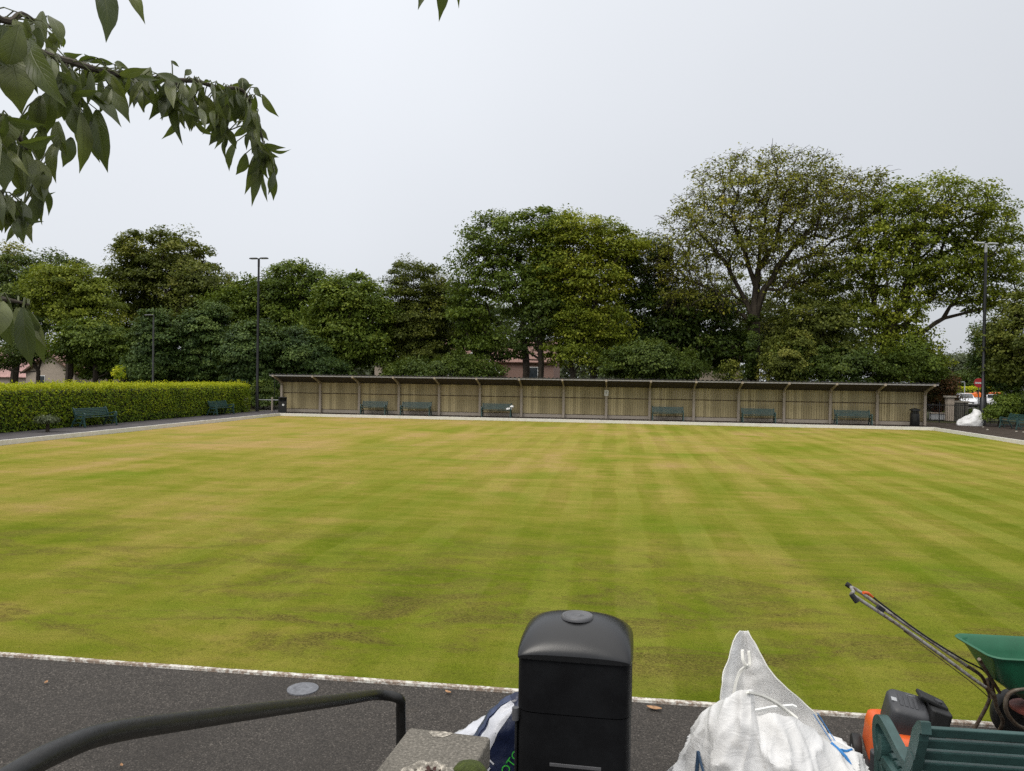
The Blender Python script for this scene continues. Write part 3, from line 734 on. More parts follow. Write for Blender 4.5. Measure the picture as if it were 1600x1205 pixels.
# ================================================================== FAR BINS, RAILS, RIGHT CORNER
t = thing('litter_bin', 'square black litter bin with white emblem at left end of shelter', 'litter bin', (-21.35, 46.55, 0), rad(28))
MB().rings([rrect(0.50, 0.50, 0.04, 4, z) for z in (0.0, 0.72)]).build('body', L['bin'], t, bevel=0.01)
mb = MB(); mb.box((0.225, 0, 0.83), (0.05, 0.5, 0.22)); mb.box((-0.225, 0, 0.83), (0.05, 0.5, 0.22)); mb.box((0, 0.225, 0.83), (0.40, 0.05, 0.22)); mb.box((0, 0, 0.97), (0.54, 0.54, 0.06))
mb.build('hood', L['bin'], t, bevel=0.012)
MB().lathe([(0.005, -.012), (0.07, -.01), (0.07, .01), (0.005, .012)], 12, (0.02, -0.258, 0.50), Matrix.Rotation(rad(90), 3, 'X')).build('emblem', L['white'], t)
t = thing('litter_bin', 'round black litter bin with wide cap at right end of shelter', 'litter bin', (17.15, 46.9, 0))
MB().lathe([(0.24, 0), (0.26, .03), (0.25, .62), (0.25, .70), (0.18, .72)], 20).build('body', L['bin'], t, True)
mb = MB()
for k in range(4): a = rad(45 + 90 * k); mb.tube([(0.20 * math.cos(a), .20 * math.sin(a), .68), (0.20 * math.cos(a), .20 * math.sin(a), .92)], .03, 8)
mb.lathe([(0.15, .70), (0.15, .90)], 14); mb.build('neck', L['bin'], t, True)
MB().lathe([(0.28, .88), (0.31, .90), (0.30, .94), (0.16, 1.0), (0.02, 1.03)], 20).build('cap', L['bin'], t, True)

t = thing('wooden_rail', 'low wooden post and rail beside left end of shelter', 'rail', (-22.55, 47.6, 0))
MB().box((0, 0, 0.47), (0.10, 0.10, 0.94)).build('post', L['post'], t, bevel=.01)
MB().tube([(-1.0, 0, 0.76), (0.78, 0, 0.76)], 0.025, 8).build('rail', L['lightgrey'], t)
MB().tube([(0, .3, 0), (0, .3, 2.35)], 0.02, 6).build('mesh_pole', L['darkiron'], t)

# railing right
rx0, rx1, ry = 18.75, 23.6, 51.4
t = thing('railing', 'black iron railing between shelter end and lamp post', 'railing', (rx0, ry, 0))
n = int((rx1 - rx0) / 0.125)
for k in range(n + 1):
    if k % 12 == 0: MB().box((k * .125, 0, 0.66), (0.05, 0.05, 1.32)).build('post', L['darkiron'], t)
mb = MB()
for k in range(n + 1):
    if k % 12: mb.tube([(k * .125, 0, .05), (k * .125, 0, 1.22)], .011, 4)
mb.build('bars', L['darkiron'], t)
for z in (0.12, 1.12): MB().box(((rx1 - rx0) / 2, 0, z), (rx1 - rx0, .02, .04)).build('rail', L['darkiron'], t)
gp = at(1483.5, 655, 53.5)
t = thing('gate_pillar', 'square stone gate pillar with wide capstone behind the railing', 'pillar', (gp.x, 53.5, 0))
MB().box((0, 0, 0.78), (0.42, 0.42, 1.56)).build('shaft', L['render'], t, bevel=.01)
MB().box((0, 0, 1.62), (0.60, 0.60, 0.12)).build('capstone', L['palestone'], t, bevel=.02)
gp2 = at(1497, 655, 54.0)
t = thing('stone_wall', 'low stone wall running right from the gate pillar', 'wall', (gp2.x - 0.2, 54.1, 0))
MB().box((.35, 0, 0.62), (.9, 0.3, 1.24)).build('wall', L['rubble'], t); MB().box((.35, 0, 1.29), (1.0, 0.4, 0.10)).build('coping', L['palestone'], t)
sb = at(1468, 651, 54.5)
t = thing('planter_box', 'low pale box planter seen through the black railing', 'planter', (sb.x, 54.5, 0))
MB().box((0, 0, 0.27), (1.15, 0.4, 0.42)).build('trough', L['lightgrey'], t, bevel=.01); MB().box((0, 0, 0.5), (1.25, 0.5, 0.06)).build('rim', L['render'], t, bevel=.01)
# ------------------------------------------------------------------ no-entry sign
sp2 = at(1529.5, 598.5, 66)
t = thing('road_sign', 'round red no entry sign with white bar behind the lamp post', 'road sign', (sp2.x, 66, 0))
MB().tube([(0.0, 0.04, 0), (0.0, 0.04, sp2.z + .3)], .04, 8).build('pole', L['grey'], t)
rx = Matrix.Rotation(rad(90), 3, 'X')
d_ = MB().lathe([(0.375, -.012), (0.375, .012)], 28, (0, 0, sp2.z), rx).build('disc', L['signred'], t)
MB().box((0, -0.016, sp2.z), (0.60, 0.008, 0.125)).build('bar', L['white'], t)
# ------------------------------------------------------------------ far vehicles
def wheel(t, x, y, r, nm='wheel'):
    w = MB().lathe([(r * .55, -.1), (r * .95, -.1), (r, -.05), (r, .05), (r * .95, .1), (r * .55, .1)], 18, (x, y, r), Matrix.Rotation(rad(90), 3, 'Y')).build('wheel', L['black'], t)
    MB().lathe([(.02, -.105), (r * .55, -.105), (r * .55, .105), (.02, .105)], 12, (x, y, r), Matrix.Rotation(rad(90), 3, 'Y')).build('rim', L['lightgrey'], w)
cp_ = at(1508.5, 625, 91)
t = thing('parked_car', 'white parked car facing the camera on the road', 'car', (cp_.x, 91, 0), rad(-12))
def sect(y, w, z0, z1, tw): return [Vector((-w / 2, y, z0)), Vector((w / 2, y, z0)), Vector((w / 2, y, z1 * .55 + z0 * .45)), Vector((tw / 2, y, z1)), Vector((-tw / 2, y, z1)), Vector((-w / 2, y, z1 * .55 + z0 * .45))]
MB().rings([sect(-2.0, 1.6, .35, .62, 1.4), sect(-1.8, 1.74, .22, .80, 1.5), sect(-.75, 1.78, .20, .98, 1.55), sect(2.0, 1.76, .22, 1.0, 1.5), sect(2.1, 1.6, .4, .8, 1.4)]).build('body', L['carwhite'], t, bevel=.05)
MB().rings([sect(-.85, 1.5, .92, .98, 1.45), sect(-.15, 1.46, .92, 1.47, 1.16), sect(1.3, 1.46, .92, 1.50, 1.16), sect(2.0, 1.5, .92, 1.02, 1.4)]).build('cabin', L['carwhite'], t, bevel=.03)
MB().bar([(0, -.86, .985), (0, -.20, 1.44)], .03, (1.2, 0, 0)).build('windscreen', L['glass'], t)
for s in (-1, 1):
    MB().box((s * .60, -1.86, .66), (.34, .16, .14), Matrix.Rotation(s * rad(-14), 3, 'Z')).build('headlight', L['palepane'], t, bevel=.02)
    MB().box((s * .93, -.62, 1.0), (.18, .08, .12)).build('mirror', L['carwhite'], t, bevel=.02)
MB().box((0, -1.99, .50), (.9, .04, .16)).build('grille', L['black'], t); MB().box((0, -2.02, .42), (.50, .02, .11)).build('number_plate', L['white'], t)
for x in (-.76, .76):
    for y in (-1.3, 1.35): wheel(t, x, y, .31)
vp = at(1542, 625, 93)
t = thing('parked_van', 'white van with orange roof box parked on the road', 'van', (vp.x, 93, 0), rad(70))
MB().rings([sect(-2.2, 1.7, .30, .9, 1.5), sect(-1.5, 1.85, .25, 1.02, 1.6), sect(2.3, 1.85, .25, 1.04, 1.7)]).build('body', L['carwhite'], t, bevel=.05)
MB().rings([sect(-1.4, 1.7, .98, 1.02, 1.6), sect(-.8, 1.66, .98, 1.46, 1.5), sect(.2, 1.7, .98, 1.46, 1.5)]).build('cab', L['carwhite'], t, bevel=.04)
MB().box((0, 1.28, 1.27), (1.8, 2.0, .46)).build('orange_box', L['orangebox'], t, bevel=.06)
MB().box((0, 0.0, 1.555), (1.7, 2.5, .18)).build('orange_roof', L['orangebox'], t, bevel=.05)
MB().bar([(0, -1.42, 1.03), (0, -.86, 1.43)], .03, (1.35, 0, 0)).build('windscreen', L['glass'], t)
for s in (-1, 1): MB().box((s * .86, -.35, 1.2), (.02, .7, .34)).build('side_window', L['glass'], t)
for x in (-.8, .8):
    for y in (-1.35, 1.45): wheel(t, x, y, .33)
# two distant street lights
for px, top, Y, two, lab in ((1507.5, 597, 100, False, 'thin distant pale street light left of the no entry sign'), (1545, 588, 110, True, 'distant double headed street light right of the no entry sign')):
    pt = at(px, top, Y)
    t = thing('street_light', lab, 'street light', (pt.x, Y, 0), 0, 'distant street lights')
    MB().tube([(0, 0, 0), (0, 0, pt.z)], [.08, .05], 8).build('pole', L['lightgrey'], t)
    for s in ((-1, 1) if two else (-1,)): MB().box((s * .42, 0, pt.z), (.7, .25, .1)).build('lamp_head', L['lightgrey'], t, bevel=.02)

# ================================================================== HOUSES
def house(label, cx, Y, w, d, eave, ridge, wallm, roofm, gable_front=True, rz=0, wins=(), chim=None, name='house', over=0.35, barge=None):
    t = thing(name, label, 'house', (cx, Y, 0), rz)
    a, b = w / 2, d / 2
    if gable_front:
        sec = lambda y: [Vector((-a, y, 0)), Vector((a, y, 0)), Vector((a, y, eave)), Vector((0, y, ridge)), Vector((-a, y, eave))]
        MB().rings([sec(-b), sec(b)]).build('wall', wallm, t)
        s = (ridge - eave) / a
        mb = MB(); mb.add([(-a - over, -b - over, eave - s * over + .06), (0, -b - over, ridge + .06), (0, b + over, ridge + .06), (-a - over, b + over, eave - s * over + .06)], [(0, 1, 2, 3)])
        mb.add([(a + over, -b - over, eave - s * over + .06), (0, -b - over, ridge + .06), (0, b + over, ridge + .06), (a + over, b + over, eave - s * over + .06)], [(3, 2, 1, 0)])
        mb.build('roof', roofm, t, solid=.12)
        for q in (-1, 1):
            MB().bar([(q * (a + over), -b - over - .03, eave - s * over), (0, -b - over - .03, ridge)], .18, (0, .05, 0)).build('bargeboard', barge or L['white'], t)
    else:
        sec = lambda x: [Vector((x, -b, 0)), Vector((x, b, 0)), Vector((x, b, eave)), Vector((x, 0, ridge)), Vector((x, -b, eave))]
        MB().rings([sec(-a), sec(a)]).build('wall', wallm, t)
        s = (ridge - eave) / b
        mb = MB(); 
        for q in (-1, 1):
            mb.add([(-a - over, q * (b + over), eave - s * over + .06), (-a - over, 0, ridge + .06), (a + over, 0, ridge + .06), (a + over, q * (b + over), eave - s * over + .06)], [(0, 1, 2, 3)])
        mb.build('roof', roofm, t, solid=.12)
        MB().tube([(-a - over, 0, ridge + .12), (a + over, 0, ridge + .12)], .1, 6).build('ridge_tiles', roofm, t)
    for (x, z, ww, hh, pane) in wins:
        f = MB().box((x, -b - .02, z), (ww + .16, .06, hh + .16)).build('window', L['white'], t)
        MB().box((x, -b - .06, z), (ww, .03, hh)).build('pane', L[pane], f)
    if chim:
        c_ = MB().box((chim[0], chim[1], chim[2] / 2 + ridge / 2 - .3), (.8, .6, chim[2] - ridge + .6 + .0)).build('chimney', wallm, t)
        for q in (-.2, .2): MB().tube([(chim[0] + q, chim[1], chim[2] - .3 + .0), (chim[0] + q, chim[1], chim[2] + .15)], .1, 8).build('chimney_pot', L['tile_red'], c_)
    return t
p = at(88, 590, 74); a = at(88, 557, 74)
house('beige rendered house gable behind the left hedge', p.x + .6, 77, 6.5, 8, 2.4, a.z + .2, L['render'], L['tile_red'], True, rad(-8), ((-1.2, 1.4, 1.0, 1.1, 'glass'),), barge=L['railwood'])
p = at(20, 590, 80); a = at(20, 562, 80)
house('house with long pink tiled roof beyond the left hedge', p.x - 3.0, 83, 15, 9, 1.9, 5.2, L['render'], L['tile_pink'], False, 0)
p = at(775, 590, 84); a = at(775, 532, 84)
house('red brick house with tiled roof behind the middle trees', p.x - .5, 88, 14.0, 9, 4.3, 6.7, L['brick'], L['tile_red'], False, 0,
      ((-4.2, 2.9, 1.2, 1.3, 'glass'), (-.1, 2.9, 1.1, 1.3, 'palepane'), (4.6, 3.0, 1.2, 1.3, 'glass')), (-5.5, 0, 7.6))
p = at(765, 590, 80)
house('small brick gable with white bargeboards before the red brick house', p.x - 1.6, 82.2, 4.6, 2.4, 3.3, 5.6, L['brick'], L['tile_red'], True, 0, ((0.0, 2.2, 1.2, 1.2, 'glass'),), None, 'house_porch')
p = at(601, 590, 76); a = at(601, 570, 76)
t = thing('garden_shed', 'small beige flat roofed outbuilding seen over the shelter roof', 'outbuilding', (p.x, 76, 0))
MB().box((0, 0, a.z / 2), (1.35, 2.5, a.z)).build('wall', L['render'], t); MB().box((0, 0, a.z + .05), (1.5, 2.7, .1)).build('roof', L['tile_grey'], t)
p = at(1105, 590, 72); a = at(1105, 561, 72)
house('brown roofed bungalow with one pale window behind dark tree', p.x - .8, 76, 7.6, 7, a.z - .1, a.z + 2.2, L['render'], L['tile_brown'], False, 0, ((2.85, 3.15, .55, 1.25, 'palepane'), (-1.5, 3.0, 1.4, 1.2, 'glass')))
p = at(1578, 605, 118); a = at(1566, 589, 118)
house('white walled bungalow with grey roof at far right', p.x + 1.4, 120, 5.2, 6, 3.0, 4.3, L['render_white'], L['tile_grey'], False, 0, ((1.2, 1.9, 1.0, .9, 'glass'),))
p = at(1565, 605, 121)
house('grey stone gable behind the white bungalow', p.x, 124, 2.6, 5, 3.0, 4.9, L['rubble'], L['tile_grey'], True, 0, (), None, 'house_gable')
# ================================================================== HEDGES AND SHRUBS
def hedge(label, x0, x1, y0, y1, h, fol, seed, leaf=.075, dens=520, shoots=900, name='hedge', tintside=.50, tinttop=.80, group=None, wav=.10):
    rg = np.random.default_rng(seed)
    t = thing(name, label, 'hedge', ((x0 + x1) / 2, (y0 + y1) / 2, 0), 0, group); loc = np.array([(x0 + x1) / 2, (y0 + y1) / 2, 0])
    w, d = x1 - x0, y1 - y0
    core = MB().rings([rrect(w - .3, d - .3, .4, 5, z) for z in (0, h * .5, h - .15)])
    core.build('stems', L['hedgecore'], t, bevel=.1)
    def surf(n, kind):
        u, v = rg.random(n), rg.random(n)
        if kind == 'x': return np.stack([np.full(n, w / 2), (u - .5) * d, v * h], 1), np.tile([1., 0, 0], (n, 1))
        if kind == '-x': return np.stack([np.full(n, -w / 2), (u - .5) * d, v * h], 1), np.tile([-1., 0, 0], (n, 1))
        if kind == 'y': return np.stack([(u - .5) * w, np.full(n, d / 2), v * h], 1), np.tile([0, 1., 0], (n, 1))
        if kind == '-y': return np.stack([(u - .5) * w, np.full(n, -d / 2), v * h], 1), np.tile([0, -1., 0], (n, 1))
        return np.stack([(u - .5) * w, (v - .5) * d, np.full(n, h)], 1), np.tile([0, 0, 1.], (n, 1))
    Ps, Ns, Ts = [], [], []
    for kind, ar, k in (('x', d * h, 1), ('-x', d * h, .3), ('y', w * h, 1), ('-y', w * h, 1), ('z', w * d, .9)):
        n = int(ar * dens * k); P, N = surf(n, kind)
        bump = np.array([noise.noise(Vector(p * 1.3)) * .7 + noise.noise(Vector(p * 3.1)) * .4 for p in P])
        P = P + N * (bump[:, None] * wav + rg.normal(0, .05, (n, 1)))
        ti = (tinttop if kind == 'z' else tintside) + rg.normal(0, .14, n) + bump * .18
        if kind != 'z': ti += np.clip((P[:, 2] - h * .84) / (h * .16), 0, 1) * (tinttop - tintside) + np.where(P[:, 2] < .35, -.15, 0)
        Ps.append(P); Ns.append(N); Ts.append(ti)
    P, N, T = np.concatenate(Ps), np.concatenate(Ns), np.concatenate(Ts); n = len(P)
    N2 = nrm(N * .7 + np.array([0, 0, .45]) + rg.normal(size=(n, 3)) * .45); D = nrm(rg.normal(size=(n, 3)) + N * .6)
    ls = leaf * rg.uniform(.6, 1.4, n)
    if shoots:
        # new growth standing up from the clipped top
        k = shoots; sx, sy = (rg.random(k) - .5) * w, (rg.random(k) - .5) * d; hh = np.abs(rg.normal(.13, .06, k)) * (1 + 1.2 * np.array([max(0, noise.noise(Vector((a * .5, b * .5, 3)))) for a, b in zip(sx, sy)]))
        m = 8; i = np.repeat(np.arange(k), m); f = np.tile(np.arange(m) / m, k)
        Q = np.stack([sx[i], sy[i], h + f * hh[i]], 1) + rg.normal(0, .02, (k * m, 3))
        P = np.concatenate([P, Q]); N2 = np.concatenate([N2, nrm(rg.normal(size=(k * m, 3)) + [0, 0, .3])]); D = np.concatenate([D, nrm(rg.normal(size=(k * m, 3)) + [0, 0, .8])])
        ls = np.concatenate([ls, leaf * .85 * rg.uniform(.6, 1.2, k * m)]); T = np.concatenate([T, tinttop + .12 + rg.normal(0, .1, k * m)])
    keep = P[:, 2] > 0
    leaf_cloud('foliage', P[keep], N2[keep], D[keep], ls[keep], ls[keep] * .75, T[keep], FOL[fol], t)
    return t
hedge('long clipped hedge with bright yellow green top beside the left path', -26.0, -23.78, 20.0, 46.9, 1.72, 'hedge', 11, .085, 430, 2600)
p = at(1538, 612, 103)
hedge('bright green clipped hedge across the road at far right', p.x - 3.2, p.x + 2.2, 103, 105, 2.0, 'hedge', 12, .20, 90, 200, tintside=.45, tinttop=.95)

def shrub(label, px, Y, blobs, fol, seed, n=26, per=170, leaf=.13, clr=.5, name='shrub', cat='shrub', group=None, tint0=0, flat=.75):
    return make_tree(name, label, cat, px, Y, (px, at_y(px, Y, .4)), blobs, fol, seed, n, per, leaf, clr, flat, .06, spread=1.2, tint0=tint0, group=group, minup=.2)
def at_y(px, Y, z):  # photo row of height z at distance Y
    p = at(px, 600, Y); v = Vector((p.x, Y, z)) - EYE; return CY - FPX * v.dot(UP) / v.dot(FW)
GS = 'shrubs and undergrowth behind the shelter'
shrub('dark shrub beside the lamp post left of the shelter', 412, 50.5, [(412, 620, 20, 26)], 'dark', 21, 36, 170, .14, .5)
shrub('ivy covered bank of shrubs behind middle of the shelter', 985, 53, [(975, 566, 36, 26), (1015, 566, 50, 30), (1065, 574, 40, 22)], 'dark', 22, 95, 170, .17, .7, group=GS)
shrub('dark undergrowth behind the shelter left of centre', 700, 54, [(650, 578, 60, 20), (735, 576, 50, 20), (690, 570, 30, 16)], 'dark', 23, 80, 150, .18, .7, group=GS)
shrub('yellow green bush at foot of the tallest tree', 1155, 54, [(1138, 582, 14, 16), (1212, 576, 20, 28), (1238, 560, 28, 44)], 'olive', 25, 70, 150, .17, .65, group=GS)
shrub('ivy climbing the lower trunk of the tallest tree', 1172, 57.2, [(1173, 540, 7, 46), (1170, 575, 10, 16)], 'dark', 34, 34, 120, .16, .42, name='ivy', cat='ivy', tint0=-.1)
shrub('dark bushes behind right half of the shelter', 1310, 54.5, [(1260, 570, 50, 34), (1330, 575, 60, 30), (1400, 578, 50, 26)], 'dark', 26, 110, 160, .19, .75, group=GS)
shrub('leafy green shrub at far right end of the shelter', 1440, 55, [(1440, 570, 30, 28), (1425, 560, 30, 30)], 'mid', 27, 46, 170, .17, .7, group=GS)
shrub('red leaved bush behind the railing', 1476, 57, [(1450, 606, 18, 16), (1478, 600, 18, 16), (1465, 620, 28, 20)], 'red', 28, 60, 170, .15, .55, tint0=.12)
shrub('loose green shrub between the lamp post and right bench', 1562, 48.2, [(1553, 645, 10, 11), (1572, 634, 12, 15)], 'mid', 29, 26, 150, .13, .42)
shrub('dark hedge bush behind the right bench', 1590, 50, [(1595, 625, 30, 24)], 'dark', 30, 34, 150, .15, .55)
shrub('low dark bush behind the white bag', 1530, 55, [(1520, 650, 34, 6), (1560, 644, 20, 8)], 'dark', 31, 40, 150, .14, .45)
shrub('scruffy grey green weed at foot of the left hedge', 75, 27.6, [(75, 664, 16, 4)], 'far', 32, 14, 110, .10, .22, name='weed', cat='weed')
shrub('young tree shoot sticking up out of the hedge', 185, 36, [(185, 584, 6, 12)], 'hedge', 33, 8, 70, .10, .22, name='sapling', cat='sapling', tint0=.4)

# ================================================================== TREES
T = make_tree
TB = 'trees behind the shelter'; TL = 'trees beyond the left hedge'
T('broadleaf_tree', 'orange tipped tree crown at far left edge', 'tree', -30, 78, (-30, 520), [(-35, 450, 60, 60), (8, 405, 38, 25)], 'yellow', 41, 60, 130, .3, 1.3, trunk_r=.35, group=TL)
T('broadleaf_tree', 'dark leaning tree at far left above pink roof', 'tree', 20, 62, (35, 520), [(25, 450, 75, 55), (75, 425, 55, 33), (-20, 500, 60, 50), (40, 510, 60, 35)], 'dark', 42, 130, 150, .27, 1.2, trunk_r=.32, group=TL)
T('broadleaf_tree', 'yellow green tree left of the big domed tree', 'tree', 103, 56, (108, 545), [(105, 455, 68, 46), (135, 490, 58, 40), (80, 440, 40, 28)], 'bright', 43, 120, 150, .22, 1.05, trunk_r=.28, group=TL, tint0=-.12)
T('broadleaf_tree', 'low mid green tree under the yellow green crown', 'tree', 150, 54, (150, 570), [(145, 535, 62, 36), (185, 555, 30, 30), (110, 545, 30, 25)], 'mid', 44, 90, 140, .22, 1.0, trunk_r=.2, group=TL, tint0=-.1)
T('broadleaf_tree', 'big domed dark olive tree, tallest on the left', 'tree', 190, 66, (215, 520), [(255, 400, 75, 46), (245, 440, 88, 50), (315, 450, 75, 44), (180, 455, 36, 45), (205, 520, 44, 55), (365, 470, 55, 36), (290, 490, 70, 30)], 'olive', 45, 240, 150, .29, 1.3, trunk_r=.5, group=TL)
for i, (px, bl, lab, Y) in enumerate((
        (245, [(245, 530, 40, 34), (240, 570, 42, 34), (242, 500, 22, 18)], 'blue green conifer behind slim lamp post', 52),
        (325, [(320, 520, 44, 40), (315, 565, 48, 38), (330, 490, 24, 18)], 'broad dark conifer behind middle of the hedge', 53),
        (395, [(390, 550, 46, 42), (400, 520, 26, 22), (390, 590, 44, 26)], 'conifer with drooping sprays left of the tall lamp post', 52),
        (470, [(465, 555, 52, 32), (455, 530, 28, 20), (500, 580, 46, 24)], 'low spreading conifer above the left end of shelter', 54))):
    T('conifer_tree', lab, 'conifer', px, Y, (px, 560), bl, 'conifer', 50 + i, 130, 190, .20, .75, .55, .2, group='conifers left of the shelter', spread=1.2, minup=.25)
T('broadleaf_tree', 'mid green tree behind the tall left lamp post', 'tree', 445, 61, (450, 540), [(462, 452, 64, 40), (405, 470, 48, 36), (430, 505, 56, 38), (495, 500, 50, 40), (355, 480, 30, 30)], 'mid', 55, 190, 150, .26, 1.15, trunk_r=.35, tint0=-.08)
T('broadleaf_tree', 'rounded fresh green tree above left part of shelter', 'tree', 548, 58, (548, 560), [(545, 470, 58, 42), (560, 525, 56, 45), (510, 535, 46, 40), (590, 490, 30, 40)], 'mid', 56, 190, 150, .25, 1.1, trunk_r=.32, tint0=.05)
T('broadleaf_tree', 'dense olive tree with small leaves left of the brick house', 'tree', 650, 60, (650, 560), [(650, 450, 48, 46), (645, 510, 62, 48), (655, 558, 66, 34), (695, 470, 26, 36)], 'olive', 57, 220, 170, .20, .95, flat=.6, trunk_r=.3, tint0=-.1)
T('broadleaf_tree', 'dark green twin trunk tree before the brick house', 'tree', 812, 57, (815, 520), [(790, 372, 66, 40), (850, 350, 52, 26), (755, 420, 50, 46), (735, 480, 42, 42), (810, 450, 56, 50), (745, 530, 40, 30), (850, 420, 45, 50)], 'mid', 58, 170, 130, .24, 1.1, trunk_r=.28, tint0=-.06)
T('broadleaf_tree', 'slim dark tree beside the twin trunk tree', 'tree', 836, 56.4, (842, 520), [(840, 500, 40, 30), (850, 470, 40, 30), (800, 540, 30, 18)], 'dark', 59, 40, 120, .22, 1.0, trunk_r=.24)
T('broadleaf_tree', 'bright yellow green tree with airy layered crown', 'tree', 937, 57, (925, 500), [(905, 372, 72, 34), (960, 385, 48, 28), (880, 420, 60, 40), (935, 440, 45, 40), (870, 480, 36, 26), (905, 520, 40, 30), (945, 510, 40, 34)], 'bright', 60, 200, 130, .24, 1.1, trunk_r=.25, tint0=.08)
T('broadleaf_tree', 'thin leaning tree with ivy under the bright crown', 'tree', 902, 56, (888, 540), [(885, 545, 34, 24), (900, 500, 30, 26), (925, 560, 28, 20)], 'bright', 61, 42, 130, .2, .9, trunk_r=.2, tint0=-.15)
T('broadleaf_tree', 'very dark green tree between bright tree and tallest tree', 'tree', 1050, 60, (1040, 540), [(985, 420, 32, 44), (1012, 470, 46, 44), (1080, 500, 66, 46), (1115, 545, 56, 36), (1025, 545, 56, 40), (1020, 400, 30, 30)], 'dark', 62, 210, 150, .26, 1.15, trunk_r=.35, tint0=-.12)
T('broadleaf_tree', 'tallest tree with thin olive crown and bare branches showing', 'tree', 1172, 58, (1178, 505), [(1195, 288, 105, 46), (1120, 340, 75, 45), (1265, 325, 90, 60), (1335, 305, 50, 38), (1075, 400, 70, 42), (1290, 400, 66, 42), (1180, 375, 80, 50), (1085, 450, 55, 40), (1075, 420, 50, 40), (1240, 430, 50, 30)], 'yellow', 63, 330, 78, .20, 1.3, flat=.6, trunk_r=.43, bark=BARK, leader=.10, twigs=5, tint0=-.06, rexp=.50,
  limbs=(((1178, 500), (1183, 450), (1188, 400), (1196, 350), (1205, 300)), ((1176, 505), (1158, 455), (1135, 415), (1100, 385)), ((1180, 490), (1204, 440), (1232, 395), (1275, 350)), ((1186, 430), (1212, 380), (1230, 320), (1245, 280)), ((1184, 440), (1162, 385), (1142, 330)), ((1232, 395), (1290, 375), (1330, 330))))
T('broadleaf_tree', 'leafy young tree just right of the tallest tree trunk', 'tree', 1216, 59.5, (1216, 560), [(1216, 525, 22, 46), (1240, 545, 26, 36)], 'olive', 64, 50, 130, .2, .85, trunk_r=.2)
T('broadleaf_tree', 'slim dark tree between the two big right hand trees', 'tree', 1279, 56, (1280, 480), [(1275, 500, 46, 44), (1290, 440, 26, 26), (1250, 550, 46, 30), (1310, 550, 40, 30)], 'olive', 65, 90, 120, .22, 1.0, trunk_r=.2, tint0=-.1)
T('broadleaf_tree', 'big green tree with heavy low limb at right', 'tree', 1378, 57, (1388, 530), [(1462, 330, 88, 48), (1400, 365, 70, 50), (1535, 370, 55, 55), (1560, 425, 36, 44), (1370, 425, 60, 46), (1490, 420, 70, 36), (1345, 480, 44, 40), (1400, 480, 46, 34), (1400, 540, 50, 36), (1440, 565, 40, 26), (1505, 458, 44, 20), (1550, 470, 34, 22)], 'bright', 66, 320, 112, .22, 1.15, trunk_r=.50, tint0=-.06, leader=.1, rexp=.5,
  limbs=(((1390, 530), (1440, 520), (1478, 497), (1491, 466), (1505, 430)), ((1388, 530), (1408, 480), (1428, 430), (1440, 380), (1452, 330)), ((1386, 530), (1366, 480), (1360, 430), (1382, 375)), ((1428, 430), (1470, 400), (1530, 370))))
T('broadleaf_tree', 'dark tree overhanging the path at right edge', 'tree', 1640, 50, (1630, 560), [(1600, 535, 56, 52), (1575, 560, 30, 36), (1640, 490, 60, 50), (1595, 490, 30, 24)], 'olive', 67, 120, 150, .2, .9, trunk_r=.3, group='trees at the right corner', tint0=-.02)
T('conifer_tree', 'narrow dark conifer behind the right lamp post', 'conifer', 1542, 72, (1542, 580), [(1542, 545, 14, 46), (1550, 575, 20, 34)], 'conifer', 68, 60, 150, .22, .8, .7, .2, group='trees at the right corner')
T('broadleaf_tree', 'grey green rounded tree far off down the road', 'tree', 1495, 130, (1495, 590), [(1495, 580, 30, 25), (1470, 590, 26, 16), (1525, 590, 26, 20)], 'far', 69, 90, 140, .42, 1.6, .7, .4, group='trees at the right corner')
T('broadleaf_tree', 'distant dark tree behind the no entry sign', 'tree', 1530, 116, (1530, 595), [(1520, 595, 22, 14), (1560, 585, 30, 22)], 'dark', 70, 60, 140, .38, 1.4, .7, .3, group='trees at the right corner')
T('broadleaf_tree', 'airy olive tree close behind trunk of the tallest tree', 'tree', 1225, 66, (1228, 520), [(1225, 470, 60, 44), (1140, 470, 44, 40), (1300, 490, 50, 44), (1190, 520, 60, 34)], 'olive', 86, 120, 84, .24, 1.2, trunk_r=.2)
T('broadleaf_tree', 'dark leafy tree filling below the twin trunk tree', 'tree', 770, 64, (770, 560), [(720, 520, 50, 36), (780, 535, 40, 26), (690, 555, 40, 22), (850, 520, 40, 30)], 'dark', 87, 80, 120, .24, 1.1, trunk_r=.2)
T('broadleaf_tree', 'dark leafy tree between domed tree and conifers', 'tree', 205, 70, (205, 560), [(200, 545, 50, 40), (260, 500, 60, 40), (330, 500, 50, 34)], 'dark', 88, 90, 120, .26, 1.2, trunk_r=.25, group=TL)
T('broadleaf_tree', 'dark tree deep behind the bright yellow green tree', 'tree', 925, 74, (925, 560), [(935, 520, 60, 42), (890, 480, 40, 30), (985, 540, 40, 34)], 'dark', 81, 110, 120, .3, 1.4, trunk_r=.3, tint0=-.1)
T('broadleaf_tree', 'dark tree deep behind the slim middle tree at right', 'tree', 1235, 74, (1235, 560), [(1235, 545, 60, 36), (1290, 545, 50, 34), (1190, 520, 34, 34)], 'dark', 82, 110, 120, .3, 1.4, trunk_r=.3)
T('broadleaf_tree', 'dark tree standing behind the roof of the brick house', 'tree', 700, 96, (700, 540), [(700, 500, 70, 50), (770, 500, 60, 40), (640, 520, 40, 40)], 'dark', 83, 110, 120, .36, 1.7, trunk_r=.4)
T('broadleaf_tree', 'low leafy tree beside pink roofed house at left', 'tree', 60, 58, (60, 580), [(40, 545, 36, 22), (5, 560, 22, 16)], 'dark', 84, 36, 130, .2, .95, trunk_r=.16, group=TL)
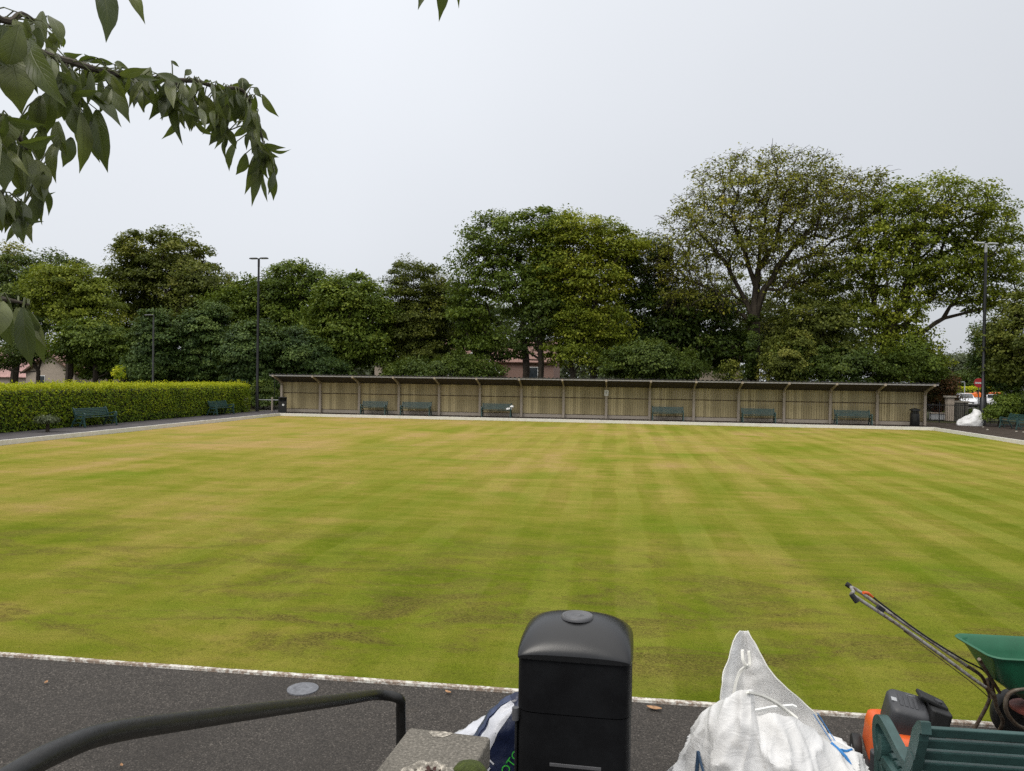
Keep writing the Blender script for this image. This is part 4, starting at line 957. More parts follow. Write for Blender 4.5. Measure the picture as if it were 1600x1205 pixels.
T('broadleaf_tree', 'mid green tree between the beige gable and first conifer', 'tree', 170, 60, (172, 580), [(168, 560, 40, 34), (135, 575, 24, 18), (200, 560, 30, 34)], 'mid', 85, 70, 140, .22, 1.0, trunk_r=.2, group=TL, tint0=-.12)
# far-off wood closing the view low down between the trunks
rg = np.random.default_rng(91); P = []
for X in np.arange(-110, 20, 2.6):
    hgt = 6.2 + 1.4 * noise.noise(Vector((X * .11, 0, 2))); c = np.array([X, 125 + rg.uniform(-4, 4), hgt * .5])
    d = nrm(rg.normal(size=(620, 3))); P.append(c + d * np.array([3.2, 2.4, hgt * .52]) * rg.uniform(.55, 1.05, (620, 1)))
P = np.concatenate(P); P = P[P[:, 2] > 0]; n = len(P)
o = leaf_cloud('far_wood', P, nrm(rg.normal(size=(n, 3)) + [0, -.6, .6]), nrm(rg.normal(size=(n, 3))), np.full(n, .7), np.full(n, .55), rg.normal(.4, .2, n), FOL['far'], None)
tag(o, 'far off belt of woodland behind the houses', 'woodland', kind='stuff')

exec_order.append('background done')
# ================================================================== FOREGROUND: BIN
bc = Vector((-0.17, 3.68, 0))
t = thing('litter_bin', 'tall black moulded litter bin with domed hood in centre foreground', 'litter bin', bc, rad(-1.5))
def srect(w, d, z, n=4.5, k=40, dy=0):
    ps = []
    for i in range(k):
        a = 2 * math.pi * i / k; c, s = math.cos(a), math.sin(a)
        ps.append(Vector((w / 2 * math.copysign(abs(c) ** (2 / n), c), dy + d / 2 * math.copysign(abs(s) ** (2 / n), s), z)))
    return ps
MB().rings([srect(.525, .46, 0, 7), srect(.525, .46, .3, 7), srect(.525, .46, .6, 7), srect(.525, .46, .868, 7)]).build('body', L['bin_body'], t, True)
MB().rings([srect(.529, .464, .873, 7), srect(.529, .464, 1.0, 7), srect(.529, .464, 1.125, 7)]).build('upper_body', L['bin_body'], t, True)
NXh, NYh = 30, 22; hw, hd_ = .268, .243; top = []
for jy in range(NYh + 1):
    v = math.sin(math.pi / 2 * (2 * jy / NYh - 1)); row = []
    for ix in range(NXh + 1):
        u = math.sin(math.pi / 2 * (2 * ix / NXh - 1)); cr_ = 1 - .035 * (abs(u) ** 6) * (abs(v) ** 6)
        hx_ = (1 - abs(u) ** 3.2) ** .40 * .86 + .14 * (1 - u * u); hy_ = max(0, 1 - abs(v) ** 2.4) ** .72
        row.append(Vector((u * hw * cr_ * (1 - .02 * (1 - hy_)), v * hd_ * cr_, 1.122 + .142 * hx_ * (.16 + .84 * hy_) * (1 if abs(v) < 1 else 1))))
    top.append(row)
mb = MB(); mb.sheet(top)
low = [[Vector((p.x * .992, p.y * .992, 1.118)) for p in r] for r in top]
bd = lambda g_: g_[0] + [r[-1] for r in g_[1:]] + g_[-1][-2::-1] + [r[0] for r in g_[-2:0:-1]]
mb.rings([bd(top), bd([[Vector((p.x, p.y, min(p.z, 1.119))) for p in r] for r in top]), bd(low), [p * 1 + Vector((-p.x * .06, -p.y * .06, .012)) for p in bd(low)]], True)
hd = mb.build('hood', L['bin_hood'], t, True)
bmh = bmesh.new(); bmh.from_mesh(hd.data); bmesh.ops.remove_doubles(bmh, verts=bmh.verts, dist=.0004); bmesh.ops.recalc_face_normals(bmh, faces=bmh.faces); bmh.to_mesh(hd.data); bmh.free()
md = hd.modifiers.new('edge', 'EDGE_SPLIT'); md.split_angle = rad(50)
MB().lathe([(.001, 1.2545), (.016, 1.2585), (.02, 1.254), (.05, 1.2535), (.061, 1.256), (.066, 1.260), (.072, 1.260), (.077, 1.254), (.077, 1.245)], 36, (0, -.03, .012)).build('stub_plate', L['grey'], hd, True)
MB().box((.015, -.2295, .640), (.235, .006, .016)).build('handle_slot', L['grey'], t, bevel=.002)
MB().lathe([(.008, -.03), (.016, -.028), (.016, .03)], 12, (-.268, -.20, .845)).build('hinge', L['grey'], t)
mb = MB()
mb.box((-.266, -.14, .42), (.012, .10, .80)); mb.build('door_edge', L['bin'], t, bevel=.004)
# ------------------------------------------------------------------ BULK BAG
t = thing('bulk_bag', 'large open white builders bulk bag with blue stitching on the path', 'bag', (0.80, 4.10, 0))
loc = Vector((.80, 4.10, 0))
keys = [  # angle, rim point (photo px and depth)
    (180, atd(1104, 1112, 4.02)), (150, atd(1120, 1122, 4.24)), (112, atd(1165, 1138, 4.40)), (80, atd(1215, 1138, 4.42)), (45, atd(1268, 1138, 4.34)),
    (15, atd(1298, 1156, 4.20)), (-15, atd(1304, 1172, 4.02)), (-40, atd(1288, 1154, 3.86)), (-62, atd(1252, 1128, 3.76)), (-85, atd(1208, 1113, 3.72)), (-98, atd(1182, 1118, 3.74)), (-108, atd(1173, 1084, 3.74)), (-118, atd(1160, 1077, 3.75)), (-135, atd(1138, 1090, 3.78)), (-160, atd(1113, 1103, 3.88))]
keys = [(a % 360, Vector(p) - loc) for a, p in keys]; keys.sort(key=lambda k: k[0])
def rim(a):
    a %= 360
    for i in range(len(keys)):
        a0, p0 = keys[i]; a1, p1 = keys[(i + 1) % len(keys)]
        s = (a1 - a0) % 360
        if (a - a0) % 360 <= s:
            q = ((a - a0) % 360) / s; return p0.lerp(p1, q)
    return keys[0][1]
NA, NZ = 220, 64
g = []
for j in range(NZ + 1):
    tt = j / NZ; row = []
    for i in range(NA):
        a = 360 * i / NA; ar = rad(a); d = Vector((math.cos(ar), math.sin(ar), 0)); R_ = rim(a)
        sq = 1 / max(abs(math.cos(ar + .5)), abs(math.sin(ar + .5))) ** .55
        b = d * .42 * sq; m_ = d * .50 * sq + Vector((.03, -.02, .34))
        if 300 < a or a < 60: m_ += Vector((.10, 0, 0))
        if 90 < a < 215: m_ = m_ - d * .05 * math.sin(math.pi * (a - 90) / 125)
        p = b * (1 - tt) ** 2 + m_ * 2 * tt * (1 - tt) + R_ * tt ** 2 if tt < 1 else R_
        # folds: sharp ridged creases running up to the rim, and a sagging belly
        cx_, sx_ = math.cos(ar), math.sin(ar)
        w = noise.noise(Vector((cx_ * 1.9, sx_ * 1.9, tt * 1.3 + 4)))
        r2 = 1 - abs(noise.noise(Vector((cx_ * 2.4 + tt * 1.5, sx_ * 2.4 - tt * .8, tt * 2.2 + 1)))) * 2.2
        r3 = 1 - abs(noise.noise(Vector((cx_ * 4.5 - tt * 2.5, sx_ * 4.5, tt * 3.5 + 9)))) * 2.4
        r4 = noise.noise(Vector((cx_ * 9 + tt * 4, sx_ * 9, tt * 9)))
        amp = math.sin(math.pi * min(1, tt * .97 + .02)) ** .5
        p = p + d * (w * .060 + max(r2, 0) ** 2 * .060 + max(r3, 0) ** 3 * .026 + r4 * .002) * amp + Vector((0, 0, .020 * max(r3, 0) * amp))
        row.append(p)
    g.append(row)
# the rim turns over and the lining hangs down inside
cen = sum((k[1] for k in keys), Vector()) / len(keys)
for sh_, dz, zmax in ((.985, .004, 9), (.965, -.02, 9), (.93, -.10, .90), (.88, -.20, .60), (.80, -.28, .46), (.30, -.30, .42)):
    row = []
    for i in range(NA):
        R_ = g[NZ][i]; nn = .02 * noise.noise(Vector((i * .12, sh_ * 9, 2)))
        row.append(Vector((cen.x + (R_.x - cen.x) * sh_ + nn, cen.y + (R_.y - cen.y) * sh_ + nn, min(R_.z + dz, zmax) + nn)))
    g.append(row)
MB().rings(g).build('bag_body', L['bag'], t, True)
def onbag(a, tt, out=.012):
    j = min(NZ, max(0, int(tt * NZ))); i = int((a % 360) / 360 * NA) % NA; ar = rad(a)
    return g[j][i] + Vector((math.cos(ar), math.sin(ar), .1)) * out
for nm, mt, a0, pts, r in (
        ('blue_stitching', 'darkblue', 0, [onbag(-150, q) for q in (.15, .3, .45, .6, .72)], .009),
        ('blue_stitching', 'darkblue', 0, [onbag(-150 + 55 * k, .72 - .5 * k) for k in (0, .25, .5, .75, 1)], .007),
        ('blue_stitching', 'blue', 0, [onbag(-33, q) for q in (.66, .72, .80, .90, .99)], .008),
        ('blue_stitching', 'blue', 0, [onbag(-48 + 6 * k, .55 + .04 * (k % 2)) for k in range(4)], .006),
        ('blue_stitching', 'blue', 0, [onbag(4 - 6 * k, .93 + .02 * k) for k in range(4)], .007)):
    MB().tube(smoothpath(pts, 4), r, 6).build(nm, L[mt], t, True)
# the back panel stands up as a crumpled flap
RW = [(986, 1157, 1168), (993, 1151, 1172), (1002, 1146, 1177), (1020, 1141, 1187), (1042, 1134, 1199), (1060, 1129, 1213), (1078, 1127, 1232), (1095, 1127, 1252), (1115, 1127, 1273), (1138, 1124, 1289), (1165, 1122, 1305), (1200, 1122, 1330)]
NF = 44; fg = []
RWs = []
for k in range(len(RW) - 1):
    for q in range(4): RWs.append([RW[k][c] + (RW[k + 1][c] - RW[k][c]) * q / 4 for c in range(3)])
RWs.append(RW[-1])
for k, (y_, xl, xr) in enumerate(RWs):
    row = []
    for q in range(NF + 1):
        u = q / NF; x_ = xl + (xr - xl) * u; v = (y_ - 986) / 214
        dp = 4.52 - .14 * v - .17 * min(1, (xr - xl) / 90) * (abs(2 * u - 1) ** 1.6)
        dp += .035 * math.exp(-((x_ - 1163 + 6 * v) / 7) ** 2) - .03 * math.exp(-((x_ - 1150 + 12 * v) / 8) ** 2) * (1 - .5 * v)
        nn = noise.noise(Vector((x_ * .030, y_ * .018, 3))) * .030 + (1 - abs(noise.noise(Vector((x_ * .034 + y_ * .02, y_ * .03 - x_ * .01, 7)))) * 2.4) * .014 + noise.noise(Vector((x_ * .08, y_ * .05, 1))) * .004
        ed = .25 + .75 * math.sin(math.pi * u) ** .6
        row.append(Vector(atd(x_ + (noise.noise(Vector((y_ * .05, 1 if u < .5 else 9, 0))) * 3 if q in (0, NF) else 0), y_, dp + nn * ed)) - loc)
    fg.append(row)
MB().sheet(fg).build('flap', L['bag'], t, True, solid=.005)
MB().tube([r[0] for r in fg], .004, 6).build('hem', L['strap'], t, True)
MB().tube([r[NF] for r in fg[:36]], .004, 6).build('hem', L['strap'], t, True)
for a_, b_ in (((1271, 1116), (1300, 1160)), ((1277, 1114), (1305, 1158))):
    MB().tube([Vector(atd(a_[0] + (b_[0] - a_[0]) * q / 5, a_[1] + (b_[1] - a_[1]) * q / 5, 4.24 - .01 * q)) - loc for q in range(6)], .0025, 5).build('blue_stitching', L['blue'], t, True)
MB().bar([Vector(atd(x_, y_, 4.20)) - loc for x_, y_ in ((1180, 1111), (1205, 1106), (1238, 1103), (1244, 1106))], .018, (.002, .012, .004)).build('label', L['white'], t)
for pts in ([atd(1168, 1082, 3.72), atd(1190, 1087, 3.80), atd(1212, 1098, 3.85), atd(1232, 1113, 3.88), atd(1246, 1124, 3.86)],
            [atd(1160, 1016, 4.30), atd(1161, 1030, 4.27), atd(1166, 1040, 4.26), atd(1172, 1036, 4.27), atd(1170, 1018, 4.30)],
            [atd(1146, 1086, 4.27), atd(1151, 1062, 4.28), atd(1158, 1048, 4.29), atd(1170, 1040, 4.28)]):
    q = smoothpath([Vector(p) - loc for p in pts], 5); MB().bar(q, .016, (0.004, .012, .006)).build('strap', L['strap'], t)
# ------------------------------------------------------------------ COMPOST SACKS behind the bin
def sack(label, c, rz, tilt, w, d, h, m, seed, bands):
    t = thing('compost_sack', label, 'sack', c, rz, 'plastic sacks behind the bin')
    rgs = []; RT_ = Matrix.Rotation(tilt, 3, 'Y'); NK, NI = 26, 48
    for k in range(NK):
        s_ = k / (NK - 1); prof = math.sin(math.pi * min(1, .05 + s_ * .94)) ** .42 if 0 < k < NK - 1 else .10
        row = []
        for i in range(NI):
            a = 2 * math.pi * i / NI; cx, sy = math.cos(a), math.sin(a)
            x = w / 2 * math.copysign(abs(cx) ** .6, cx) * (prof * .35 + .65); y = d / 2 * math.copysign(abs(sy) ** .8, sy) * prof
            nn = noise.noise(Vector((cx * 1.6 + seed, sy * 1.6, s_ * 4))) * .030 + (1 - abs(noise.noise(Vector((cx * 3 + seed, sy * 3, s_ * 7))) * 2)) * .014 + .004 * noise.noise(Vector((cx * 9 + seed, sy * 9, s_ * 22)))
            p = Vector((x, y, (s_ - .5) * h)) + Vector((cx, sy, 0)) * nn; row.append(RT_ @ p)
        rgs.append(row)
    lo = min(p.z for r in rgs for p in r)
    rgs = [[p - Vector((0, 0, lo)) for p in r] for r in rgs]
    MB().rings(rgs).build('film', m, t, True)
    for a0, a1, k0, k1, wave, mt in bands:   # printed areas, as film lying a little proud of the sack
        rows = []
        for k in range(k0, k1 + 1):
            cc = sum(rgs[k], Vector()) / NI; sh = wave * math.sin(k / NK * 4.2)
            row = []
            for q in range(13):
                a = (a0 + (a1 - a0) * q / 12 + sh) / 360 * NI; i0 = int(math.floor(a)); f = a - i0
                p = rgs[k][i0 % NI].lerp(rgs[k][(i0 + 1) % NI], f); row.append(p + (p - cc).normalized() * .003)
            rows.append(row)
        MB().sheet(rows).build('printed_band', L[mt], t, True)
    return t, rgs
t1, r1 = sack('navy compost sack with white band and green lettering against the bin', (-.56, 3.98, 0), rad(4), rad(36), .40, .26, .68, L['navy'], 2.0,
              ((196, 236, 1, 23, 14, 'sackwhite'), (166, 190, 1, 23, 10, 'navy_faded'), (236, 300, 22, 24, 0, 'green_print')))
t2, r2 = sack('faded navy and white plastic sack slumped behind the coping', (-.60, 4.32, 0), rad(10), rad(62), .36, .26, .62, L['navy_faded'], 7.0,
              ((150, 200, 1, 22, 8, 'sackwhite'), (120, 148, 2, 20, 8, 'sackwhite'), (203, 214, 6, 24, 6, 'green_print')))
for body, size, mt, k, adeg in (('ICHLEY', .085, 'sackwhite', 9, 256), ('GOTOY', .060, 'green_print', 15, 274)):
    me = text_mesh(body, size, .001); o = link('lettering', me, L[mt], t1)
    i0 = int(adeg / 360 * 48); p = r1[k][i0]; pu = r1[k + 3][i0]; pd = r1[k - 3][i0]; ps = r1[k][i0 + 2]; pm = r1[k][i0 - 2]
    x = (pu - pd).normalized(); z = (ps - pm).cross(x).normalized()
    if z.y > 0: z = -z
    y = z.cross(x); mtx = Matrix((x, y, z)).transposed().to_4x4(); mtx.translation = p + z * .012; o.matrix_local = mtx

# ------------------------------------------------------------------ COPING, HANDRAIL, POT STONE, MOSS
zc = 1.06
cA, cB = atz(640, 1136, zc), atz(767, 1151, zc); cD = atz(590, 1204, zc); 
ax = (cB - cA).normalized(); ay = Vector((-ax.y, ax.x, 0)); cw = (cB - cA).length
t = thing('stone_wall', 'low stone wall end with flat grey coping beside the steps', 'wall', cA, math.atan2(ax.y, ax.x))
mb = MB(); nx_, ny_ = 24, 60
def cj(x, y, z): return .006 * noise.noise(Vector((x * 9, y * 9, z * 9 + 3)))
mb.rings([rrect(cw, 1.6, .012, 3, z, (cw / 2, -.80)) for z in (-.11, -.01, 0.0)])
mb.build('coping', L['stone'], t, bevel=.012)
MB().box((cw / 2, -.85, -.585), (cw - .07, 1.5, .95)).build('wall', L['rubble'], t)
mb = MB(); c = atz(687, 1147, zc + .002) 
mb.add([c + Vector((math.cos(a) * .040 * (1 + .3 * math.sin(3 * a)), math.sin(a) * .030 * (1 + .25 * math.cos(2 * a)), 0)) - cA for a in (2 * math.pi * k / 18 for k in range(18))], [tuple(range(18))])
o = mb.build('lichen', L['palestone'], t); o.rotation_euler = (0, 0, -math.atan2(ax.y, ax.x))
# pale pitted stone bowl with dead dark leaves, and a cushion of moss
sc_ = atd(668, 1212, 2.42)
t = thing('stone_pot', 'pale rough stone bowl holding dark dead leaves on the coping', 'stone pot', (sc_.x, sc_.y, zc + .002))
rgs = []
for r, z in ((.06, 0), (.085, .02), (.092, .05), (.083, .075), (.062, .084), (.045, .070), (.025, .062)):
    rgs.append([Vector((math.cos(a) * (r + .007 * noise.noise(Vector((math.cos(a) * 3, math.sin(a) * 3, z * 30)))) * 1.05, math.sin(a) * r, z + .008 * noise.noise(Vector((math.cos(a) * 3, math.sin(a) * 3, z * 30 + 7))))) for a in (2 * math.pi * k / 32 for k in range(32))])
MB().rings(rgs).build('bowl', L['palestone'], t, True)
rr = random.Random(4); mb = MB()
for k in range(26):
    a = rr.uniform(0, 6.28); q = Vector((math.cos(a) * rr.uniform(0, .045), math.sin(a) * rr.uniform(0, .045), .066 + rr.uniform(0, .018))); u = Vector((rr.uniform(-1, 1), rr.uniform(-1, 1), rr.uniform(-.4, .8))).normalized() * .018; v_ = u.orthogonal().normalized() * .008
    mb.add([q, q + u * .5 + v_, q + u + Vector((0, 0, -.004)), q + u * .5 - v_], [(0, 1, 2, 3)])
mb.build('dead_leaves', L['deaddark'], t)
mc = atd(734, 1193, 2.50)
rgs = [[Vector((math.cos(a) * .062 * r * (1 + .12 * noise.noise(Vector((math.cos(a) * 2, math.sin(a) * 2, z * 9)))), math.sin(a) * .055 * r, z * .075)) for a in (2 * math.pi * k / 28 for k in range(28))] for r, z in ((1, 0), (1.03, .3), (.93, .62), (.7, .88), (.35, 1.0), (.05, 1.03))]
o = MB().rings(rgs).build('moss_cushion', L['moss'], None, True); o.location = (mc.x, mc.y, zc + .001)
tag(o, 'rounded green moss cushion beside the pale stone bowl', 'moss')
# handrail
RXx = -.95
pts = [(RXx, .35, .80), (RXx, .35, 1.66), (RXx, .43, 1.752), (RXx, .75, 1.755), (RXx, 1.08, 1.752), (RXx, 1.20, 1.742), (RXx, 1.33, 1.712), (RXx, 1.6, 1.615), (RXx, 2.0, 1.468), (RXx, 2.6, 1.245), (RXx, 2.98, 1.105), (RXx, 3.06, 1.062), (RXx, 3.095, 1.0), (RXx, 3.105, .90), (RXx, 3.105, .0)]
pts = [(a + (.07 if b > 3.0 else .0), b, c) for a, b, c in pts]
mid = smoothpath(pts[1:-2], 7)
t = thing('handrail', 'black tubular steel handrail sloping down beside the coping', 'handrail', (RXx, .35, 0))
o_ = Vector((RXx, .35, 0))
MB().tube([Vector(pts[0]) - o_] + [p - o_ for p in mid] + [Vector(pts[-2]) - o_, Vector(pts[-1]) - o_], .0205, 18).build('rail', L['railpaint'], t, True)
MB().lathe([(.06, 0), (.06, .012), (.026, .02)], 18, Vector((pts[-1][0], pts[-1][1], 0)) - o_).build('base_plate', L['railpaint'], t)
# ------------------------------------------------------------------ GROUND BITS
o = MB().lathe([(.001, .006), (.03, .007), (.035, .004), (.052, .004), (.058, .009), (.085, .009), (.105, .004), (.118, .0), (.118, -.03)], 36).build('drain_cover', L['castiron_lid'], None, True)
o.location = (-2.35, 5.54, .002); tag(o, 'small round grey metal cover set in the asphalt', 'cover')
rr = random.Random(12)
def dryleaf(x, y, s, rz, lab, m='deadleaf'):
    g_ = [[Vector(((u - .5) * s * .5 * math.sin(math.pi * min(.97, max(.05, v))) ** .7, (v - .5) * s, .006 + .012 * abs(u - .5) + .015 * (v - .5) ** 2)) for u in (0, .25, .5, .75, 1)] for v in (0, .15, .3, .5, .7, .85, 1)]
    o = MB().sheet(g_).build('fallen_leaf', L[m], None, True, solid=.001); o.location = (x, y, .0); o.rotation_euler = (0, 0, rz)
    tag(o, lab, 'leaf', 'dry fallen leaves on the asphalt')
for px, py, s, rz, lab in ((1022, 1108, .11, 1.3, 'pinkish brown fallen leaf on asphalt right of the bin'), (72, 1068, .05, .4, 'small dry leaf on asphalt near left edge of path'), (700, 1083, .06, 1.0, 'pale dry leaf on asphalt left of the bin by kerb'), (1375, 1114, .07, 1.4, 'dry leaf on asphalt just left of the orange machine'), (190, 1198, .035, .8, 'tiny pale leaf on asphalt under the handrail')):
    q = atz(px, py, 0); dryleaf(q.x, q.y, s, rz, lab)
# ------------------------------------------------------------------ ORANGE MACHINE
mc_ = Vector((1.70, 4.86, 0))
t = thing('scarifier', 'orange and black petrol lawn scarifier behind the near bench', 'lawn machine', mc_, rad(-8))
MB().rings([rrect(.28, .46, .05, 6, .10), rrect(.30, .48, .05, 6, .16), rrect(.275, .46, .05, 6, .29), rrect(.255, .42, .05, 6, .338), rrect(.21, .36, .05, 6, .352)]).build('housing', L['orange'], t, True)
g_ = MB()
MB().rings([[Vector((p.x, p.y, p.z)) for p in rrect(.175, .08, .03, 5, z, (-.085, -.222 + .03 * z))] for z in (.06, .18, .235, .26)]).build('starter_cover', L['engine'], t, bevel=.01)
sl_ = MB()
for k in range(9): sl_.box((-.085, -.262 + .01, .09 + k * .019), (.13, .010, .009))
sl_.build('louvres', L['black'], t)
ec = Matrix.Rotation(rad(10), 3, 'Y') @ Matrix.Rotation(rad(12), 3, 'X')
def rot_r(r, c): return [ec @ p + Vector(c) for p in r]
tk = MB().rings([rot_r(rrect(.215, .24, .045, 6, z), (.045, -.06, .455)) for z in (-.115, -.03, .035)] + [rot_r(rrect(.20, .22, .045, 6, .055), (.045, -.06, .455)), rot_r(rrect(.165, .17, .045, 6, .066), (.045, -.06, .455))]).build('engine_cover', L['engine'], t, True)
rb = MB()
for k in range(4): rb.box(ec @ Vector((-.048 + k * .028, -.01, .067)) + Vector((.045, -.06, .455)), (.018, .11, .006), ec)
rb.build('cooling_ribs', L['engine'], tk, bevel=.002)
st_ = MB(); st_.box(ec @ Vector((-.085, -.02, .0675)) + Vector((.045, -.06, .455)), (.03, .035, .003), ec); st_.box(ec @ Vector((.02, .075, .064)) + Vector((.045, -.06, .455)), (.05, .022, .004), ec)
st_.build('sticker', L['lightgrey'], tk)
er = Matrix.Rotation(rad(14), 3, 'Y')
ab = MB().rings([[er @ p + Vector((.190, -.05, .38)) for p in rrect(.115, .20, .02, 4, z)] for z in (-.24, .125)]).build('collecting_flap', L['black'], t, bevel=.008)
MB().box(er @ Vector((-.035, .03, .14)) + Vector((.190, -.05, .38)), (.16, .12, .022), er @ Matrix.Rotation(rad(8), 3, 'Y')).build('air_filter_lid', L['black'], t, bevel=.006)
MB().tube([Vector((.21, -.05, .50)), Vector((.22, -.05, .535))], .022, 10).build('filler_cap', L['engine'], t)
MB().tube([(.13, -.09, .49), (.16, -.11, .46), (.15, -.12, .40), (.10, -.14, .36)], .009, 6).build('fuel_hose', L['redbrown'], t, True)
tr_ = MB().add([(-.085, -.2415, .262), (-.055, -.2415, .262), (-.07, -.2415, .288)], [(0, 1, 2)]).build('warning_triangle', plain('yellow_label', (.75, .60, .08), .5, .1), t)
me = text_mesh('HUS', .075, .001); o = link('lettering', me, L['white'], t); o.location = (.045, -.2385, .21); o.rotation_euler = (rad(86), rad(-90), 0)
for x in (-.19, .19):
    for y in (-.16, .17):
        w_ = MB().lathe([(.05, -.025), (.085, -.025), (.09, -.015), (.09, .015), (.085, .025), (.05, .025)], 20, (x, y, .09), Matrix.Rotation(rad(90), 3, 'Y')).build('wheel', L['black'], t, True)
        MB().lathe([(.005, -.027), (.05, -.022), (.05, .022), (.005, .027)], 14, (x, y, .09), Matrix.Rotation(rad(90), 3, 'Y')).build('rim', L['lightgrey'], w_)
# ------------------------------------------------------------------ SPREADER
t = thing('broadcast_spreader', 'green hopper fertiliser spreader on rusty tube frame at right edge', 'spreader', (2.75, 5.30, 0)); o_ = Vector((2.75, 5.30, 0))
zr = .715
bl, fl = atz(1506, 990, zr) - o_, atz(1532, 1026, zr) - o_
fl.z = bl.z = 0; depth = (bl - fl).length; hx = .82
ex = Vector((1, .02, 0)).normalized()
ang = math.atan2(ex.y, ex.x)
cenh = (bl + fl) / 2 + ex * hx / 2
def hop(w, d, z, r, shx=0): 
    return [Matrix.Rotation(ang, 3, 'Z') @ p + Vector((cenh.x + shx, cenh.y, 0)) + Vector((-.11 * p.y, 0, 0)) for p in rrect(w, d, r, 6, z)]
dp = abs(bl.y - fl.y)
MB().rings([hop(.26, .18, .40, .04), hop(.54, .32, .50, .06), hop(hx - .06, dp - .04, zr - .02, .06), hop(hx, dp, zr - .02, .07), hop(hx + .02, dp + .02, zr - .008, .08), hop(hx, dp, zr, .07),
            hop(hx - .035, dp - .035, zr - .012, .06), hop(hx - .15, dp - .09, .62, .055), hop(.52, .30, .50, .05), hop(.2, .14, .42, .03)]).build('hopper', L['hopper'], t, True)
A = lambda x, y, d: Vector(atd(x, y, d)) - o_
near = [A(1330, 928, 4.78), A(1345, 938, 4.79), A(1400, 974, 4.82), A(1460, 1016, 4.85), A(1510, 1053, 4.87), A(1540, 1074, 4.88), A(1553, 1088, 4.90), A(1558, 1108, 4.95), A(1567, 1128, 5.02)]
nf = Vector(atz(1558, 1148, .02)) - o_
far_ = [A(1329, 917, 5.06), A(1345, 926, 5.05), A(1400, 965, 5.03), A(1460, 1006, 5.04), A(1510, 1040, 5.06), A(1533, 1056, 5.07), A(1542, 1075, 5.10), A(1545, 1096, 5.14)]
ff = Vector(atz(1520, 1143, .02)) - o_
MB().tube(smoothpath(near[:6], 4), .011, 10).build('handle_bar', L['chrome'], t, True)
MB().tube(smoothpath(near[5:] + [nf], 5), .012, 10).build('leg', L['rust'], t, True)
MB().tube(smoothpath(far_[:5], 4), .011, 10).build('handle_bar', L['chrome'], t, True)
MB().tube(smoothpath(far_[4:] + [ff], 5), .012, 10).build('leg', L['rust'], t, True)
for a_, b_ in ((near[0], A(1339, 941, 4.77)), (far_[0], A(1322, 912, 5.07))): MB().tube([a_, a_.lerp(b_, .3), b_], [.015, .017, .016], 12).build('grip', L['black'], t, True)
MB().tube([near[0], A(1334, 925, 4.86), far_[0]], .010, 8).build('cross_bar', L['chrome'], t, True)
MB().tube([A(1349, 926, 4.9), A(1356, 927, 4.92), A(1364, 933, 4.93)], [.010, .011, .006], 8).build('lever', L['orange'], t, True)
MB().tube(smoothpath([A(1364, 933, 4.93), A(1383, 948, 4.95), A(1440, 990, 4.97), A(1500, 1028, 5.0), A(1540, 1050, 5.0), A(1548, 1075, 5.0)], 4), .006, 6).build('cable', L['black'], t, True)
MB().tube(smoothpath([A(1412, 986, 4.83), A(1470, 1030, 4.86), A(1520, 1068, 4.9), A(1545, 1090, 4.95)], 4), .003, 5).build('control_rod', L['rust'], t, True)
MB().box(A(1376, 951, 4.83), (.05, .03, .03), Matrix.Rotation(rad(35), 3, 'Y')).build('clamp', L['black'], t, bevel=.004)
MB().tube([near[6] + Vector((0, 0, .01)), far_[6]], .010, 8).build('cross_bar', L['rust'], t, True)
MB().tube([A(1530, 1030, 4.8), A(1545, 1055, 4.9), A(1562, 1082, 4.95)], .011, 8).build('stay', L['rust'], t, True)
MB().tube([A(1545, 1060, 5.02), A(1553, 1092, 5.0)], .02, 8).build('stay', L['rust'], t, True)
MB().tube(smoothpath([A(1640, 1078, 4.75), A(1600, 1076, 4.76), A(1577, 1084, 4.78), A(1571, 1104, 4.80), A(1580, 1124, 4.84), A(1600, 1138, 4.9), A(1650, 1146, 4.95)], 5), .013, 10).build('front_loop', L['rust'], t, True)
for y_, x_ in ((.26, -.02), (-.22, .12)):
    w_ = MB().lathe([(.10, -.04), (.155, -.045), (.17, -.03), (.175, 0), (.17, .03), (.155, .045), (.10, .04)], 28, (x_, y_, .176), Matrix.Rotation(rad(90), 3, 'X')).build('wheel', L['black'], t, True)
    MB().lathe([(.10, -.02), (.105, -.03), (.105, .03), (.10, .02)], 20, (x_, y_, .176), Matrix.Rotation(rad(90), 3, 'X')).build('rim', L['redbrown'], w_, True)
    mb = MB()
    for k in range(5): a = 2 * math.pi * k / 5; mb.tube([(x_, y_, .176), (x_ + math.cos(a) * .102, y_, .176 + math.sin(a) * .102)], .010, 6)
    mb.build('spokes', L['rust'], w_)
MB().tube([(-.02, .28, .176), (.12, -.24, .176)], .012, 8).build('axle', L['rust'], t)
MB().lathe([(.02, .30), (.16, .31), (.16, .325), (.03, .36), (.03, .40)], 20, (cenh.x, cenh.y, 0)).build('spinner', L['redbrown'], t, True)
# ------------------------------------------------------------------ WHITE BAG by the right lamp
bp = Vector((20.85, 48.6, 0))
t = thing('bulk_bag', 'crumpled white bag leaning against foot of the right lamp post', 'bag', bp)
rgs = []
for k in range(15):
    s = k / 14; row = []
    for i in range(30):
        a = 2 * math.pi * i / 30; c_, s_ = math.cos(a), math.sin(a); top = .78 + .22 * c_
        prof = (1 - s ** 2.4) ** .5 if k < 14 else .02
        p = Vector((c_ * .70 * prof + .16 * s, s_ * .5 * prof, s * max(.35, top)))
        nn = noise.noise(Vector((c_ * 2, s_ * 2, s * 3))) * .08 + (1 - abs(noise.noise(Vector((c_ * 4, s_ * 4, s * 6 + 5)))) * 2) * .04
        row.append(p + Vector((c_, s_, .3)) * nn * min(1, s * 6))
    rgs.append(row)
MB().rings(rgs).build('bag_body', L['bag'], t, True)
